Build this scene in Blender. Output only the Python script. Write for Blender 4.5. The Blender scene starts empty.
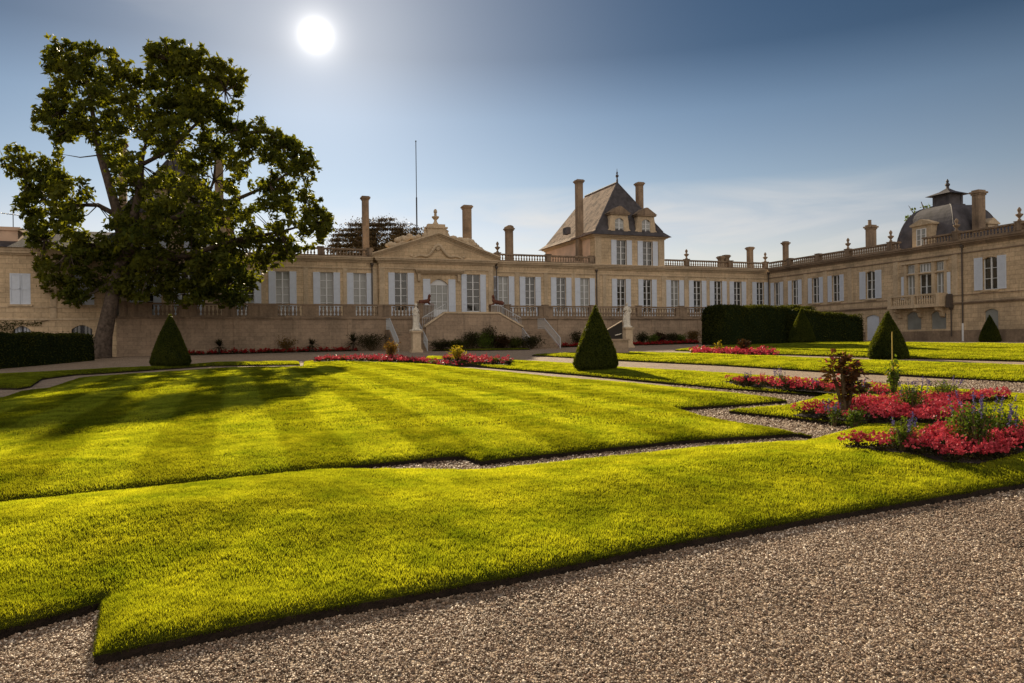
import bpy, bmesh, math, random
import numpy as np
from mathutils import Vector, Matrix
from mathutils.geometry import delaunay_2d_cdt
random.seed(7); RNG = np.random.default_rng(11)
sc = bpy.context.scene
COL = sc.collection
PI = math.pi

# ------------------------------------------------------------------ camera
F = 740.0; ROLL = 0.012; HC = 345.0; CAMZ = 1.6
cd = bpy.data.cameras.new('camera'); cam = bpy.data.objects.new('camera', cd); COL.objects.link(cam)
ca, sa = math.cos(ROLL), math.sin(ROLL)
cam.matrix_world = Matrix(((ca, sa, 0, 0), (0, 0, -1, 0), (-sa, ca, 0, CAMZ), (0, 0, 0, 1)))
cd.sensor_width = 36; cd.lens = F * 36 / 1024; cd.shift_y = (HC - 341.5) / 1024
cd.clip_start = .05; cd.clip_end = 6000
sc.camera = cam

# ------------------------------------------------------------------ light
SAZ = math.radians(-14.57); SEL = math.radians(22.2)       # azimuth from +Y towards +X
SUN = Vector((math.sin(SAZ) * math.cos(SEL), math.cos(SAZ) * math.cos(SEL), math.sin(SEL)))
ld = bpy.data.lights.new('sun', 'SUN'); ld.energy = 5.0; ld.angle = math.radians(.53); ld.color = (1, .83, .58)
sun = bpy.data.objects.new('sun', ld); COL.objects.link(sun)
sun.rotation_euler = SUN.to_track_quat('Z', 'Y').to_euler()
W = bpy.data.worlds.new('World'); sc.world = W; W.use_nodes = True
nt = W.node_tree; N = nt.nodes; L = nt.links; N.clear()
def wn(t, **k):
    n = N.new(t)
    for a, b in k.items(): setattr(n, a, b)
    return n
def wm(op, a, b=None, c=None, clamp=False):
    n = N.new('ShaderNodeMath'); n.operation = op; n.use_clamp = clamp
    for i, v in enumerate((a, b, c)):
        if v is None: continue
        if isinstance(v, (int, float)): n.inputs[i].default_value = v
        else: L.new(v, n.inputs[i])
    return n.outputs[0]
sky = wn('ShaderNodeTexSky', sky_type='NISHITA', sun_disc=False, sun_elevation=SEL, sun_rotation=SAZ,
         altitude=50, air_density=1.0, dust_density=0.0, ozone_density=1.5)
tc = wn('ShaderNodeTexCoord'); sep = wn('ShaderNodeSeparateXYZ'); L.new(tc.outputs['Generated'], sep.inputs[0])
dx, dy, dz = sep.outputs
dot = wn('ShaderNodeVectorMath', operation='DOT_PRODUCT'); L.new(tc.outputs['Generated'], dot.inputs[0]); dot.inputs[1].default_value = SUN
dp = wm('MAXIMUM', dot.outputs['Value'], 0.0)
# thin cloud sheet: noise on the sky direction, stretched along the horizon
mp = wn('ShaderNodeMapping'); L.new(tc.outputs['Generated'], mp.inputs[0]); mp.inputs['Scale'].default_value = (1.6, 1.6, 9.0)
mp.inputs['Location'].default_value = (.35, .1, .2)
nz = wn('ShaderNodeTexNoise'); L.new(mp.outputs[0], nz.inputs[0]); nz.inputs['Scale'].default_value = 2.2
nz.inputs['Detail'].default_value = 7; nz.inputs['Roughness'].default_value = .55; nz.inputs['Distortion'].default_value = .6
def band(v, c, w):      # smooth bump of half-width w about c
    t = wm('DIVIDE', wm('SUBTRACT', v, c), w)
    return wm('SUBTRACT', 1.0, wm('MULTIPLY', t, t), clamp=True)
elev = band(dz, .125, .085)
az = band(wm('DIVIDE', dx, wm('MAXIMUM', dy, .05)), .15, .50)
cl = wm('MULTIPLY', wm('MULTIPLY', elev, az), wm('MULTIPLY_ADD', nz.outputs[0], 4.4, -1.75, clamp=True))
elev2 = band(dz, .43, .06); az2 = band(wm('DIVIDE', dx, wm('MAXIMUM', dy, .05)), -.56, .2)
cl2 = wm('MULTIPLY', wm('MULTIPLY', elev2, az2), wm('MULTIPLY_ADD', nz.outputs[0], 3.0, -1.2, clamp=True))
clouds = wm('ADD', wm('MULTIPLY', cl, 1.0), wm('MULTIPLY', cl2, .25), clamp=True)
# the sky itself: the Sky Texture, slightly deepened upwards
SKYS = .10
def ramp(v, els):
    r = wn('ShaderNodeValToRGB'); e = r.color_ramp.elements
    while len(e) < len(els): e.new(.5)
    for q, (p, c) in zip(e, els): q.position = p
    for q, (p, c) in zip(e, els): q.color = (*c, 1)
    L.new(v, r.inputs[0]); return r.outputs[0]
gain = ramp(dz, [(0, (.86, .62, .51)), (.15, (.75, .565, .50)), (.20, (.60, .51, .465)), (.29, (.43, .405, .39)), (.36, (.19, .215, .235)), (.46, (.15, .19, .22)), (.75, (.24, .30, .36))])
tint = wn('ShaderNodeMixRGB', blend_type='MULTIPLY'); tint.inputs[0].default_value = 1.0
away = wm('MULTIPLY_ADD', dp, .62, .42)
tn2 = wn('ShaderNodeMixRGB', blend_type='MULTIPLY'); tn2.inputs[0].default_value = 1.0; L.new(gain, tn2.inputs[1]); L.new(away, tn2.inputs[2])
L.new(sky.outputs[0], tint.inputs[1]); L.new(tn2.outputs[0], tint.inputs[2])
mixc = wn('ShaderNodeMixRGB', blend_type='MIX'); L.new(clouds, mixc.inputs[0]); L.new(tint.outputs[0], mixc.inputs[1])
mixc.inputs[2].default_value = (4.7, 4.5, 4.25, 1)
# bright cloud added out of view behind the viewer, to fill the shaded fronts
nz2 = wn('ShaderNodeTexNoise'); L.new(tc.outputs['Generated'], nz2.inputs[0]); nz2.inputs['Scale'].default_value = 2.0; nz2.inputs['Detail'].default_value = 5
back = wm('MULTIPLY', wm('MULTIPLY_ADD', dy, -3.0, -.1, clamp=True), wm('MULTIPLY_ADD', nz2.outputs[0], 1.6, .1, clamp=True))
mixb = wn('ShaderNodeMixRGB', blend_type='MIX'); L.new(back, mixb.inputs[0]); L.new(mixc.outputs[0], mixb.inputs[1]); mixb.inputs[2].default_value = (5.9, 5.3, 4.7, 1)
bg = wn('ShaderNodeBackground'); L.new(mixb.outputs[0], bg.inputs[0]); bg.inputs[1].default_value = SKYS
# the sun's disc and the bright air around it
g1 = wm('ADD', wm('ADD', wm('MULTIPLY', wm('POWER', dp, 12000.0), 1.2), wm('MULTIPLY', wm('POWER', dp, 150.0), .13)), wm('MULTIPLY', wm('POWER', dp, 2200.0), .30))
g2 = wm('MULTIPLY', wm('POWER', dp, 25.0), .17)
disc = wm('MULTIPLY', wm('GREATER_THAN', dp, math.cos(math.radians(.5))), 6.0)
gg = wm('ADD', g1, wm('ADD', g2, disc))
bg2 = wn('ShaderNodeBackground'); bg2.inputs[0].default_value = (1.0, .94, .86, 1); L.new(gg, bg2.inputs[1])
add = wn('ShaderNodeAddShader'); L.new(bg.outputs[0], add.inputs[0]); L.new(bg2.outputs[0], add.inputs[1])
out = wn('ShaderNodeOutputWorld'); L.new(add.outputs[0], out.inputs[0])
vs = sc.view_settings; vs.view_transform = 'Standard'; vs.look = 'None'; vs.exposure = 0.75; vs.gamma = 1; vs.use_curve_mapping = False
sc.render.engine = 'CYCLES'
sc.cycles.max_bounces = 6; sc.cycles.transparent_max_bounces = 6

# ------------------------------------------------------------------ frames of reference
def ray(px, py):
    u = (px - 512) / F; v = -(py - HC) / F
    return (u * ca + v * sa, 1.0, -u * sa + v * ca)
def sstep(a, b, x):
    t = np.clip((x - a) / (b - a), 0, 1); return t * t * (3 - 2 * t)
def gz(x, y):            # the ground rises gently towards the house
    x = np.asarray(x, float); y = np.asarray(y, float)
    z = .0203 * np.clip(y, 0, 78) + .00757 * np.clip(x, -45, 45)
    return z + .22 * sstep(38, 54, y) * sstep(4, -20, x)
def G(px, py, h=0.0):    # place on the ground seen at a measured spot
    r = ray(px, py); t = 1.; st = .5
    f = lambda q: CAMZ + r[2] * q - float(gz(r[0] * q, q)) - h
    while t < 96 and f(t) > 0: t += st
    lo, hi = t - st, t
    for i in range(24):
        m = .5 * (lo + hi)
        if f(m) > 0: lo = m
        else: hi = m
    t = hi; return (r[0] * t, t, float(gz(r[0] * t, t)) + h)
TH = math.radians(20.581157); D = (math.cos(TH), math.sin(TH)); B = (-D[1], D[0]); O0 = (-6.78272, 67.41309)
def L2W(s, b, z=0): return (O0[0] + D[0] * s + B[0] * b, O0[1] + D[1] * s + B[1] * b, z)
def W2L(x, y): x -= O0[0]; y -= O0[1]; return (x * D[0] + y * D[1], x * B[0] + y * B[1])
def gl(s, b): w = L2W(s, b); return float(gz(w[0], w[1]))

# ------------------------------------------------------------------ materials
def mat(name, col, rough=.85, var=.0, vscale=3., bump=0., bscale=20., spec=.3, metal=0., trans=None, coord='Object'):
    m = bpy.data.materials.new(name); m.use_nodes = True; t = m.node_tree; n = t.nodes; l = t.links
    p = n['Principled BSDF']; p.inputs['Roughness'].default_value = rough; p.inputs['Metallic'].default_value = metal
    p.inputs['Specular IOR Level'].default_value = spec
    p.inputs['Base Color'].default_value = (*col, 1)
    tcn = n.new('ShaderNodeTexCoord')
    if var:
        z = n.new('ShaderNodeTexNoise'); z.inputs['Scale'].default_value = vscale; z.inputs['Detail'].default_value = 6
        l.new(tcn.outputs[coord], z.inputs[0])
        r = n.new('ShaderNodeValToRGB'); l.new(z.outputs[0], r.inputs[0])
        r.color_ramp.elements[0].position = .3; r.color_ramp.elements[1].position = .7
        r.color_ramp.elements[0].color = (*[c * (1 - var) for c in col], 1); r.color_ramp.elements[1].color = (*[min(1, c * (1 + var)) for c in col], 1)
        l.new(r.outputs[0], p.inputs['Base Color'])
    if bump:
        z = n.new('ShaderNodeTexNoise'); z.inputs['Scale'].default_value = bscale; z.inputs['Detail'].default_value = 5
        l.new(tcn.outputs[coord], z.inputs[0])
        b = n.new('ShaderNodeBump'); b.inputs['Strength'].default_value = bump; b.inputs['Distance'].default_value = .05
        l.new(z.outputs[0], b.inputs['Height']); l.new(b.outputs[0], p.inputs['Normal'])
    return m
def leafmat(name, c1, c2, tr, trw=.45, attr=True, vs_=.8, rough=.5):
    m = bpy.data.materials.new(name); m.use_nodes = True; t = m.node_tree; n = t.nodes; l = t.links
    p = n['Principled BSDF']; p.inputs['Roughness'].default_value = rough; p.inputs['Specular IOR Level'].default_value = .03
    g = n.new('ShaderNodeNewGeometry'); z = n.new('ShaderNodeTexNoise'); z.inputs['Scale'].default_value = vs_; z.inputs['Detail'].default_value = 5
    l.new(g.outputs['Position'], z.inputs[0])
    a = n.new('ShaderNodeAttribute'); a.attribute_name = 'tone'
    mm = n.new('ShaderNodeMath'); mm.operation = 'MULTIPLY_ADD'; l.new(a.outputs['Fac'], mm.inputs[0]); mm.inputs[1].default_value = .6; 
    sb = n.new('ShaderNodeMath'); sb.operation = 'MULTIPLY_ADD'; l.new(z.outputs[0], sb.inputs[0]); sb.inputs[1].default_value = 1.6; sb.inputs[2].default_value = -.6
    l.new(sb.outputs[0], mm.inputs[2]); mm.use_clamp = True
    mx = n.new('ShaderNodeMixRGB'); l.new(mm.outputs[0], mx.inputs[0]); mx.inputs[1].default_value = (*c1, 1); mx.inputs[2].default_value = (*c2, 1)
    l.new(mx.outputs[0], p.inputs['Base Color'])
    tb = n.new('ShaderNodeBsdfTranslucent')
    tm = n.new('ShaderNodeMixRGB'); tm.blend_type = 'MULTIPLY'; tm.inputs[0].default_value = 1; l.new(mx.outputs[0], tm.inputs[1]); tm.inputs[2].default_value = (*tr, 1)
    l.new(tm.outputs[0], tb.inputs[0])
    ms = n.new('ShaderNodeMixShader'); ms.inputs[0].default_value = trw
    l.new(p.outputs[0], ms.inputs[1]); l.new(tb.outputs[0], ms.inputs[2]); l.new(ms.outputs[0], n['Material Output'].inputs[0])
    return m
def stonemat(name, c, bw=.85, bh=.34, mort=.012, stain=.5, contrast=.11, dirt=(.10, .085, .065), mossz=None):
    m = bpy.data.materials.new(name); m.use_nodes = True; t = m.node_tree; n = t.nodes; l = t.links
    p = n['Principled BSDF']; p.inputs['Roughness'].default_value = .92; p.inputs['Specular IOR Level'].default_value = .15
    tcn = n.new('ShaderNodeTexCoord'); sp = n.new('ShaderNodeSeparateXYZ'); l.new(tcn.outputs['Object'], sp.inputs[0])
    ad = n.new('ShaderNodeMath'); l.new(sp.outputs[0], ad.inputs[0]); l.new(sp.outputs[1], ad.inputs[1])
    cb = n.new('ShaderNodeCombineXYZ'); l.new(ad.outputs[0], cb.inputs[0]); l.new(sp.outputs[2], cb.inputs[1])
    br = n.new('ShaderNodeTexBrick'); l.new(cb.outputs[0], br.inputs[0]); br.inputs['Scale'].default_value = 1
    br.inputs['Brick Width'].default_value = bw; br.inputs['Row Height'].default_value = bh; br.inputs['Mortar Size'].default_value = mort
    br.inputs['Mortar Smooth'].default_value = .3
    br.inputs['Color1'].default_value = (*[x * (1 + contrast) for x in c], 1); br.inputs['Color2'].default_value = (*[x * (1 - contrast) for x in c], 1)
    br.inputs['Mortar'].default_value = (*[x * .5 for x in c], 1)
    z = n.new('ShaderNodeTexNoise'); l.new(tcn.outputs['Object'], z.inputs[0]); z.inputs['Scale'].default_value = .55; z.inputs['Detail'].default_value = 9; z.inputs['Roughness'].default_value = .62
    r = n.new('ShaderNodeValToRGB'); l.new(z.outputs[0], r.inputs[0]); r.color_ramp.elements[0].position = .42; r.color_ramp.elements[1].position = .72
    # vertical rain streaks
    mp = n.new('ShaderNodeMapping'); mp.inputs['Scale'].default_value = (1.7, 1.7, .16); l.new(tcn.outputs['Object'], mp.inputs[0])
    z2 = n.new('ShaderNodeTexNoise'); l.new(mp.outputs[0], z2.inputs[0]); z2.inputs['Scale'].default_value = 1.6; z2.inputs['Detail'].default_value = 6
    r2 = n.new('ShaderNodeValToRGB'); l.new(z2.outputs[0], r2.inputs[0]); r2.color_ramp.elements[0].position = .5; r2.color_ramp.elements[1].position = .75
    mx1 = n.new('ShaderNodeMath'); mx1.operation = 'MAXIMUM'; l.new(r.outputs[0], mx1.inputs[0]); l.new(r2.outputs[0], mx1.inputs[1])
    ml = n.new('ShaderNodeMath'); ml.operation = 'MULTIPLY'; l.new(mx1.outputs[0], ml.inputs[0]); ml.inputs[1].default_value = stain
    mx = n.new('ShaderNodeMixRGB'); l.new(ml.outputs[0], mx.inputs[0]); l.new(br.outputs[0], mx.inputs[1]); mx.inputs[2].default_value = (*dirt, 1)
    z3 = n.new('ShaderNodeTexNoise'); l.new(tcn.outputs['Object'], z3.inputs[0]); z3.inputs['Scale'].default_value = 6; z3.inputs['Detail'].default_value = 6
    mu = n.new('ShaderNodeMixRGB'); mu.blend_type = 'OVERLAY'; mu.inputs[0].default_value = .35; l.new(mx.outputs[0], mu.inputs[1]); l.new(z3.outputs[0], mu.inputs[2])
    l.new(mu.outputs[0], p.inputs['Base Color'])
    b = n.new('ShaderNodeBump'); b.inputs['Strength'].default_value = .5; b.inputs['Distance'].default_value = .03
    l.new(z3.outputs[0], b.inputs['Height']); l.new(b.outputs[0], p.inputs['Normal'])
    return m
M = {}
M['stone'] = stonemat('limestone', (.60, .46, .30), stain=.42)
M['stone_wing'] = stonemat('limestone_wing', (.56, .43, .285), stain=.5)
M['stone_old'] = stonemat('old_limestone', (.37, .275, .195), bw=.6, bh=.3, mort=.007, contrast=.10, stain=.5)
M['trim'] = stonemat('limestone_trim', (.53, .42, .29), bw=1.6, bh=3, mort=.006, stain=.3)
M['dark_trim'] = stonemat('weathered_trim', (.29, .215, .15), bw=1.2, bh=3, mort=.006, stain=.75, dirt=(.07, .055, .045))
M['pink'] = mat('pink_plaster', (.66, .47, .35), var=.15, vscale=1.2)
M['white'] = mat('shutter_paint', (.57, .63, .73), rough=.5, var=.05, vscale=5)
M['frame'] = mat('window_frame_paint', (.66, .68, .70), rough=.5)
M['glass'] = mat('window_glass', (.035, .035, .03), rough=.06, spec=.9, var=.5, vscale=.8)
M['curtain'] = mat('curtained_glass', (.24, .25, .24), rough=.15, spec=.8, var=.2, vscale=1)
M['lead'] = mat('lead_roof', (.085, .08, .09), rough=.75, var=.35, vscale=1.5, bump=.2, bscale=6)
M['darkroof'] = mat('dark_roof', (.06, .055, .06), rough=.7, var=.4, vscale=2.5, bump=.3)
M['pipe'] = mat('drain_pipe_paint', (.08, .065, .055), rough=.6)
M['metalwhite'] = mat('rail_paint', (.50, .52, .54), rough=.5)
M['statue'] = mat('statue_stone', (.62, .58, .50), rough=.8, var=.25, vscale=7, bump=.4, bscale=25)
M['terracotta'] = mat('terracotta', (.13, .048, .03), rough=.8, var=.3, vscale=6)
M['bark'] = mat('bark', (.085, .064, .05), rough=.95, var=.5, vscale=5, bump=1., bscale=9)
M['stem'] = mat('stem', (.10, .07, .035), rough=.8)
M['soil'] = mat('soil', (.02, .013, .009), rough=1., var=.4, vscale=15, bump=.8, bscale=30)
M['darkmetal'] = mat('dark_metal', (.05, .05, .055), rough=.5, metal=.6)
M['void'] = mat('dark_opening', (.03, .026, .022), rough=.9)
M['stake'] = mat('stake_paint', (.45, .33, .06), rough=.7)
M['moss'] = mat('mossy_slate', (.055, .055, .03), rough=.9, var=.4, vscale=8, bump=.5)
# slate with lichen
def slatemat():
    m = bpy.data.materials.new('old_slate'); m.use_nodes = True; t = m.node_tree; n = t.nodes; l = t.links
    p = n['Principled BSDF']; p.inputs['Roughness'].default_value = .95; p.inputs['Specular IOR Level'].default_value = .08
    tcn = n.new('ShaderNodeTexCoord'); sp = n.new('ShaderNodeSeparateXYZ'); l.new(tcn.outputs['Object'], sp.inputs[0])
    ad = n.new('ShaderNodeMath'); l.new(sp.outputs[0], ad.inputs[0]); l.new(sp.outputs[1], ad.inputs[1])
    cb = n.new('ShaderNodeCombineXYZ'); l.new(ad.outputs[0], cb.inputs[0]); l.new(sp.outputs[2], cb.inputs[1])
    br = n.new('ShaderNodeTexBrick'); l.new(cb.outputs[0], br.inputs[0]); br.inputs['Scale'].default_value = 1
    br.inputs['Brick Width'].default_value = .3; br.inputs['Row Height'].default_value = .22; br.inputs['Mortar Size'].default_value = .012
    br.inputs['Color1'].default_value = (.46, .33, .25, 1); br.inputs['Color2'].default_value = (.32, .235, .185, 1); br.inputs['Mortar'].default_value = (.05, .04, .04, 1)
    z = n.new('ShaderNodeTexNoise'); l.new(tcn.outputs['Object'], z.inputs[0]); z.inputs['Scale'].default_value = 1.1; z.inputs['Detail'].default_value = 9; z.inputs['Roughness'].default_value = .7
    r = n.new('ShaderNodeValToRGB'); l.new(z.outputs[0], r.inputs[0]); r.color_ramp.elements[0].position = .47; r.color_ramp.elements[1].position = .62
    r.color_ramp.elements[0].color = (.25, .25, .25, 1)
    mx = n.new('ShaderNodeMixRGB'); l.new(r.outputs[0], mx.inputs[0]); l.new(br.outputs[0], mx.inputs[1]); mx.inputs[2].default_value = (.085, .06, .05, 1)
    l.new(mx.outputs[0], p.inputs['Base Color'])
    b = n.new('ShaderNodeBump'); b.inputs['Strength'].default_value = .6; b.inputs['Distance'].default_value = .03; l.new(br.outputs['Fac'], b.inputs['Height']); b.invert = True
    l.new(b.outputs[0], p.inputs['Normal'])
    return m
M['slate'] = slatemat()
def gravelmat():
    m = bpy.data.materials.new('gravel'); m.use_nodes = True; t = m.node_tree; n = t.nodes; l = t.links
    p = n['Principled BSDF']; p.inputs['Roughness'].default_value = .95; p.inputs['Specular IOR Level'].default_value = .15
    g = n.new('ShaderNodeNewGeometry'); v = n.new('ShaderNodeTexVoronoi'); v.inputs['Scale'].default_value = 48; l.new(g.outputs['Position'], v.inputs[0])
    r = n.new('ShaderNodeValToRGB'); sp = n.new('ShaderNodeSeparateColor'); l.new(v.outputs['Color'], sp.inputs[0]); l.new(sp.outputs[0], r.inputs[0])
    e = r.color_ramp.elements; e[0].color = (.10, .07, .047, 1); e[1].color = (.52, .42, .32, 1)
    k = e.new(.35); k.color = (.26, .19, .13, 1); k = e.new(.8); k.color = (.40, .31, .23, 1)
    z = n.new('ShaderNodeTexNoise'); z.inputs['Scale'].default_value = 1.3; z.inputs['Detail'].default_value = 6; l.new(g.outputs['Position'], z.inputs[0])
    mu = n.new('ShaderNodeMixRGB'); mu.blend_type = 'OVERLAY'; mu.inputs[0].default_value = .35; l.new(r.outputs[0], mu.inputs[1]); l.new(z.outputs[0], mu.inputs[2])
    l.new(mu.outputs[0], p.inputs['Base Color'])
    iv = n.new('ShaderNodeMath'); iv.operation = 'SUBTRACT'; iv.inputs[0].default_value = 1; l.new(v.outputs['Distance'], iv.inputs[1])
    b = n.new('ShaderNodeBump'); b.inputs['Strength'].default_value = .7; b.inputs['Distance'].default_value = .012; l.new(iv.outputs[0], b.inputs['Height'])
    l.new(b.outputs[0], p.inputs['Normal'])
    return m
M['gravel'] = gravelmat()
def pebblemat():
    m = bpy.data.materials.new('pebble'); m.use_nodes = True; t = m.node_tree; n = t.nodes; l = t.links
    p = n['Principled BSDF']; p.inputs['Roughness'].default_value = .6; p.inputs['Specular IOR Level'].default_value = .3
    a = n.new('ShaderNodeAttribute'); a.attribute_name = 'tone'
    r = n.new('ShaderNodeValToRGB'); l.new(a.outputs['Fac'], r.inputs[0]); e = r.color_ramp.elements
    e[0].color = (.045, .032, .022, 1); e[1].color = (.84, .72, .58, 1)
    k = e.new(.3); k.color = (.22, .15, .10, 1); k = e.new(.62); k.color = (.36, .26, .18, 1); k = e.new(.72); k.color = (.30, .185, .12, 1); k = e.new(.8); k.color = (.52, .42, .32, 1)
    l.new(r.outputs[0], p.inputs['Base Color'])
    return m
M['pebble'] = pebblemat()
def turfmat(name, blade):
    # blade / turf colour: patchy, with the mower's light and dark bands on the main lawn
    m = bpy.data.materials.new(name); m.use_nodes = True; t = m.node_tree; n = t.nodes; l = t.links
    p = n['Principled BSDF']; p.inputs['Roughness'].default_value = .9; p.inputs['Specular IOR Level'].default_value = .0
    g = n.new('ShaderNodeNewGeometry')
    z = n.new('ShaderNodeTexNoise'); z.inputs['Scale'].default_value = 1.6; z.inputs['Detail'].default_value = 8; z.inputs['Roughness'].default_value = .7; l.new(g.outputs['Position'], z.inputs[0])
    r = n.new('ShaderNodeValToRGB'); l.new(z.outputs[0], r.inputs[0]); e = r.color_ramp.elements
    if blade:
        e[0].position = .3; e[0].color = (.060, .092, .012, 1); e[1].position = .7; e[1].color = (.20, .225, .034, 1)
    else:
        e[0].position = .3; e[0].color = (.03, .035, .006, 1); e[1].position = .7; e[1].color = (.06, .06, .010, 1)
    a = n.new('ShaderNodeAttribute'); a.attribute_name = 'tone'
    hs = n.new('ShaderNodeHueSaturation'); l.new(r.outputs[0], hs.inputs['Color'])
    mr = n.new('ShaderNodeMapRange'); l.new(a.outputs['Fac'], mr.inputs[0]); mr.inputs[3].default_value = .35 if blade else 1; mr.inputs[4].default_value = 1.75 if blade else 1
    l.new(mr.outputs[0], hs.inputs['Value'])
    l.new(hs.outputs[0], p.inputs['Base Color'])
    if blade:
        tb = n.new('ShaderNodeBsdfTranslucent'); tm = n.new('ShaderNodeMixRGB'); tm.blend_type = 'MULTIPLY'; tm.inputs[0].default_value = 1
        l.new(hs.outputs[0], tm.inputs[1]); tm.inputs[2].default_value = (3.7, 3.15, .5, 1); l.new(tm.outputs[0], tb.inputs[0])
        ms = n.new('ShaderNodeMixShader'); ms.inputs[0].default_value = .55; l.new(p.outputs[0], ms.inputs[1]); l.new(tb.outputs[0], ms.inputs[2])
        l.new(ms.outputs[0], n['Material Output'].inputs[0])
    return m
M['turf'] = turfmat('turf', False); M['blade'] = turfmat('grass_blade', True)
M['yew'] = leafmat('yew_leaf', (.022, .036, .010), (.085, .10, .020), (2.6, 2.2, .5), .45)
M['hedge'] = leafmat('hedge_leaf', (.018, .028, .009), (.065, .074, .016), (2.4, 2.0, .5), .4)
M['treeleaf'] = leafmat('tree_leaf', (.028, .044, .010), (.115, .125, .022), (2.6, 2.3, .5), .42, vs_=.35)
M['cedar'] = leafmat('cedar_leaf', (.06, .048, .028), (.12, .092, .05), (1.2, 1, .5), .2)
M['greenleaf'] = leafmat('garden_leaf', (.04, .075, .015), (.12, .16, .03), (1.6, 1.5, .5), .4)
M['redleaf'] = leafmat('castor_leaf', (.030, .030, .012), (.085, .040, .022), (1.5, 1.1, .5), .32)
M['yellowleaf'] = leafmat('yellow_leaf', (.17, .14, .012), (.40, .33, .03), (1.3, 1.2, .4), .45)
M['darkleaf'] = leafmat('dark_leaf', (.02, .022, .010), (.05, .045, .018), (1.3, 1, .5), .3)
M['brownleaf'] = leafmat('bronze_leaf', (.08, .045, .012), (.20, .13, .03), (1.3, 1, .5), .4)
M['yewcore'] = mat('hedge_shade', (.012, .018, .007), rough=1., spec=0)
M['redtip'] = leafmat('red_tip_leaf', (.16, .03, .03), (.38, .12, .12), (1.4, .9, .7), .35)
M['petal'] = leafmat('red_petal', (.24, .014, .028), (.75, .13, .165), (1.2, .8, .8), .2, vs_=3)
M['petaldark'] = leafmat('crimson_petal', (.20, .012, .016), (.40, .03, .03), (1.2, .8, .8), .3, vs_=3)
M['purple'] = leafmat('purple_petal', (.06, .045, .15), (.16, .13, .30), (1, 1, 1), .3, vs_=3)

# ------------------------------------------------------------------ mesh helpers
class MB:
    def __init__(s): s.v = []; s.f = []
    def quad(s, a, b, c, d):
        i = len(s.v); s.v += [a, b, c, d]; s.f.append((i, i + 1, i + 2, i + 3)); return s
    def box(s, x0, x1, y0, y1, z0, z1, top=None):
        # top = inset of the upper face, for tapering
        t = top or 0; i = len(s.v)
        s.v += [(x0, y0, z0), (x1, y0, z0), (x1, y1, z0), (x0, y1, z0), (x0 + t, y0 + t, z1), (x1 - t, y0 + t, z1), (x1 - t, y1 - t, z1), (x0 + t, y1 - t, z1)]
        s.f += [tuple(i + k for k in q) for q in ((0, 3, 2, 1), (4, 5, 6, 7), (0, 1, 5, 4), (1, 2, 6, 5), (2, 3, 7, 6), (3, 0, 4, 7))]; return s
    def prism(s, poly, mapf, d0, d1):     # poly [(u,v)], mapf(u,v,d)
        n = len(poly); i = len(s.v)
        s.v += [mapf(u, v, d0) for u, v in poly] + [mapf(u, v, d1) for u, v in poly]
        s.f += [tuple(range(i + n - 1, i - 1, -1)), tuple(range(i + n, i + 2 * n))]
        s.f += [(i + k, i + (k + 1) % n, i + n + (k + 1) % n, i + n + k) for k in range(n)]; return s
    def lathe(s, cx, cy, prof, n=12, ex=1., ey=1.):
        i = len(s.v)
        for r, z in prof:
            for k in range(n):
                a = 2 * PI * k / n; s.v.append((cx + ex * r * math.cos(a), cy + ey * r * math.sin(a), z))
        m = len(prof)
        for j in range(m - 1):
            for k in range(n):
                s.f.append((i + j * n + k, i + j * n + (k + 1) % n, i + (j + 1) * n + (k + 1) % n, i + (j + 1) * n + k))
        s.f.append(tuple(i + k for k in range(n - 1, -1, -1))); s.f.append(tuple(i + (m - 1) * n + k for k in range(n))); return s
    def tube(s, pts, rads, n=8):
        P = [Vector(p) for p in pts]; rads = rads if hasattr(rads, '__len__') else [rads] * len(P); i = len(s.v)
        for j, p in enumerate(P):
            t = (P[min(j + 1, len(P) - 1)] - P[max(j - 1, 0)]).normalized()
            a = t.cross(Vector((0, 0, 1)) if abs(t.z) < .95 else Vector((1, 0, 0))).normalized(); b = t.cross(a)
            for k in range(n):
                th = 2 * PI * k / n; s.v.append(tuple(p + (a * math.cos(th) + b * math.sin(th)) * rads[j]))
        for j in range(len(P) - 1):
            for k in range(n): s.f.append((i + j * n + k, i + j * n + (k + 1) % n, i + (j + 1) * n + (k + 1) % n, i + (j + 1) * n + k))
        s.f.append(tuple(i + k for k in range(n))); s.f.append(tuple(i + (len(P) - 1) * n + k for k in range(n - 1, -1, -1))); return s
    def ball(s, c, r, n=10, sc_=(1, 1, 1)):
        m = max(4, n // 2); i = len(s.v)
        for j in range(m + 1):
            th = PI * j / m
            for k in range(n):
                a = 2 * PI * k / n; s.v.append((c[0] + sc_[0] * r * math.sin(th) * math.cos(a), c[1] + sc_[1] * r * math.sin(th) * math.sin(a), c[2] - sc_[2] * r * math.cos(th)))
        for j in range(m):
            for k in range(n): s.f.append((i + j * n + k, i + j * n + (k + 1) % n, i + (j + 1) * n + (k + 1) % n, i + (j + 1) * n + k))
        return s
def mesh(name, mb, m, smooth=False, fix=True):
    me = bpy.data.meshes.new(name); me.from_pydata(mb.v, [], mb.f)
    if fix:
        b = bmesh.new(); b.from_mesh(me); bmesh.ops.remove_doubles(b, verts=b.verts, dist=1e-5); bmesh.ops.recalc_face_normals(b, faces=b.faces); b.to_mesh(me); b.free()
    me.materials.append(m)
    if smooth: me.polygons.foreach_set('use_smooth', [True] * len(me.polygons))
    return me
ORG = {}
def tag(o, label=None, cat=None, group=None, kind=None):
    if label: o['label'] = label
    if cat: o['category'] = cat
    if group: o['group'] = group
    if kind: o['kind'] = kind
    return o
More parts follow.
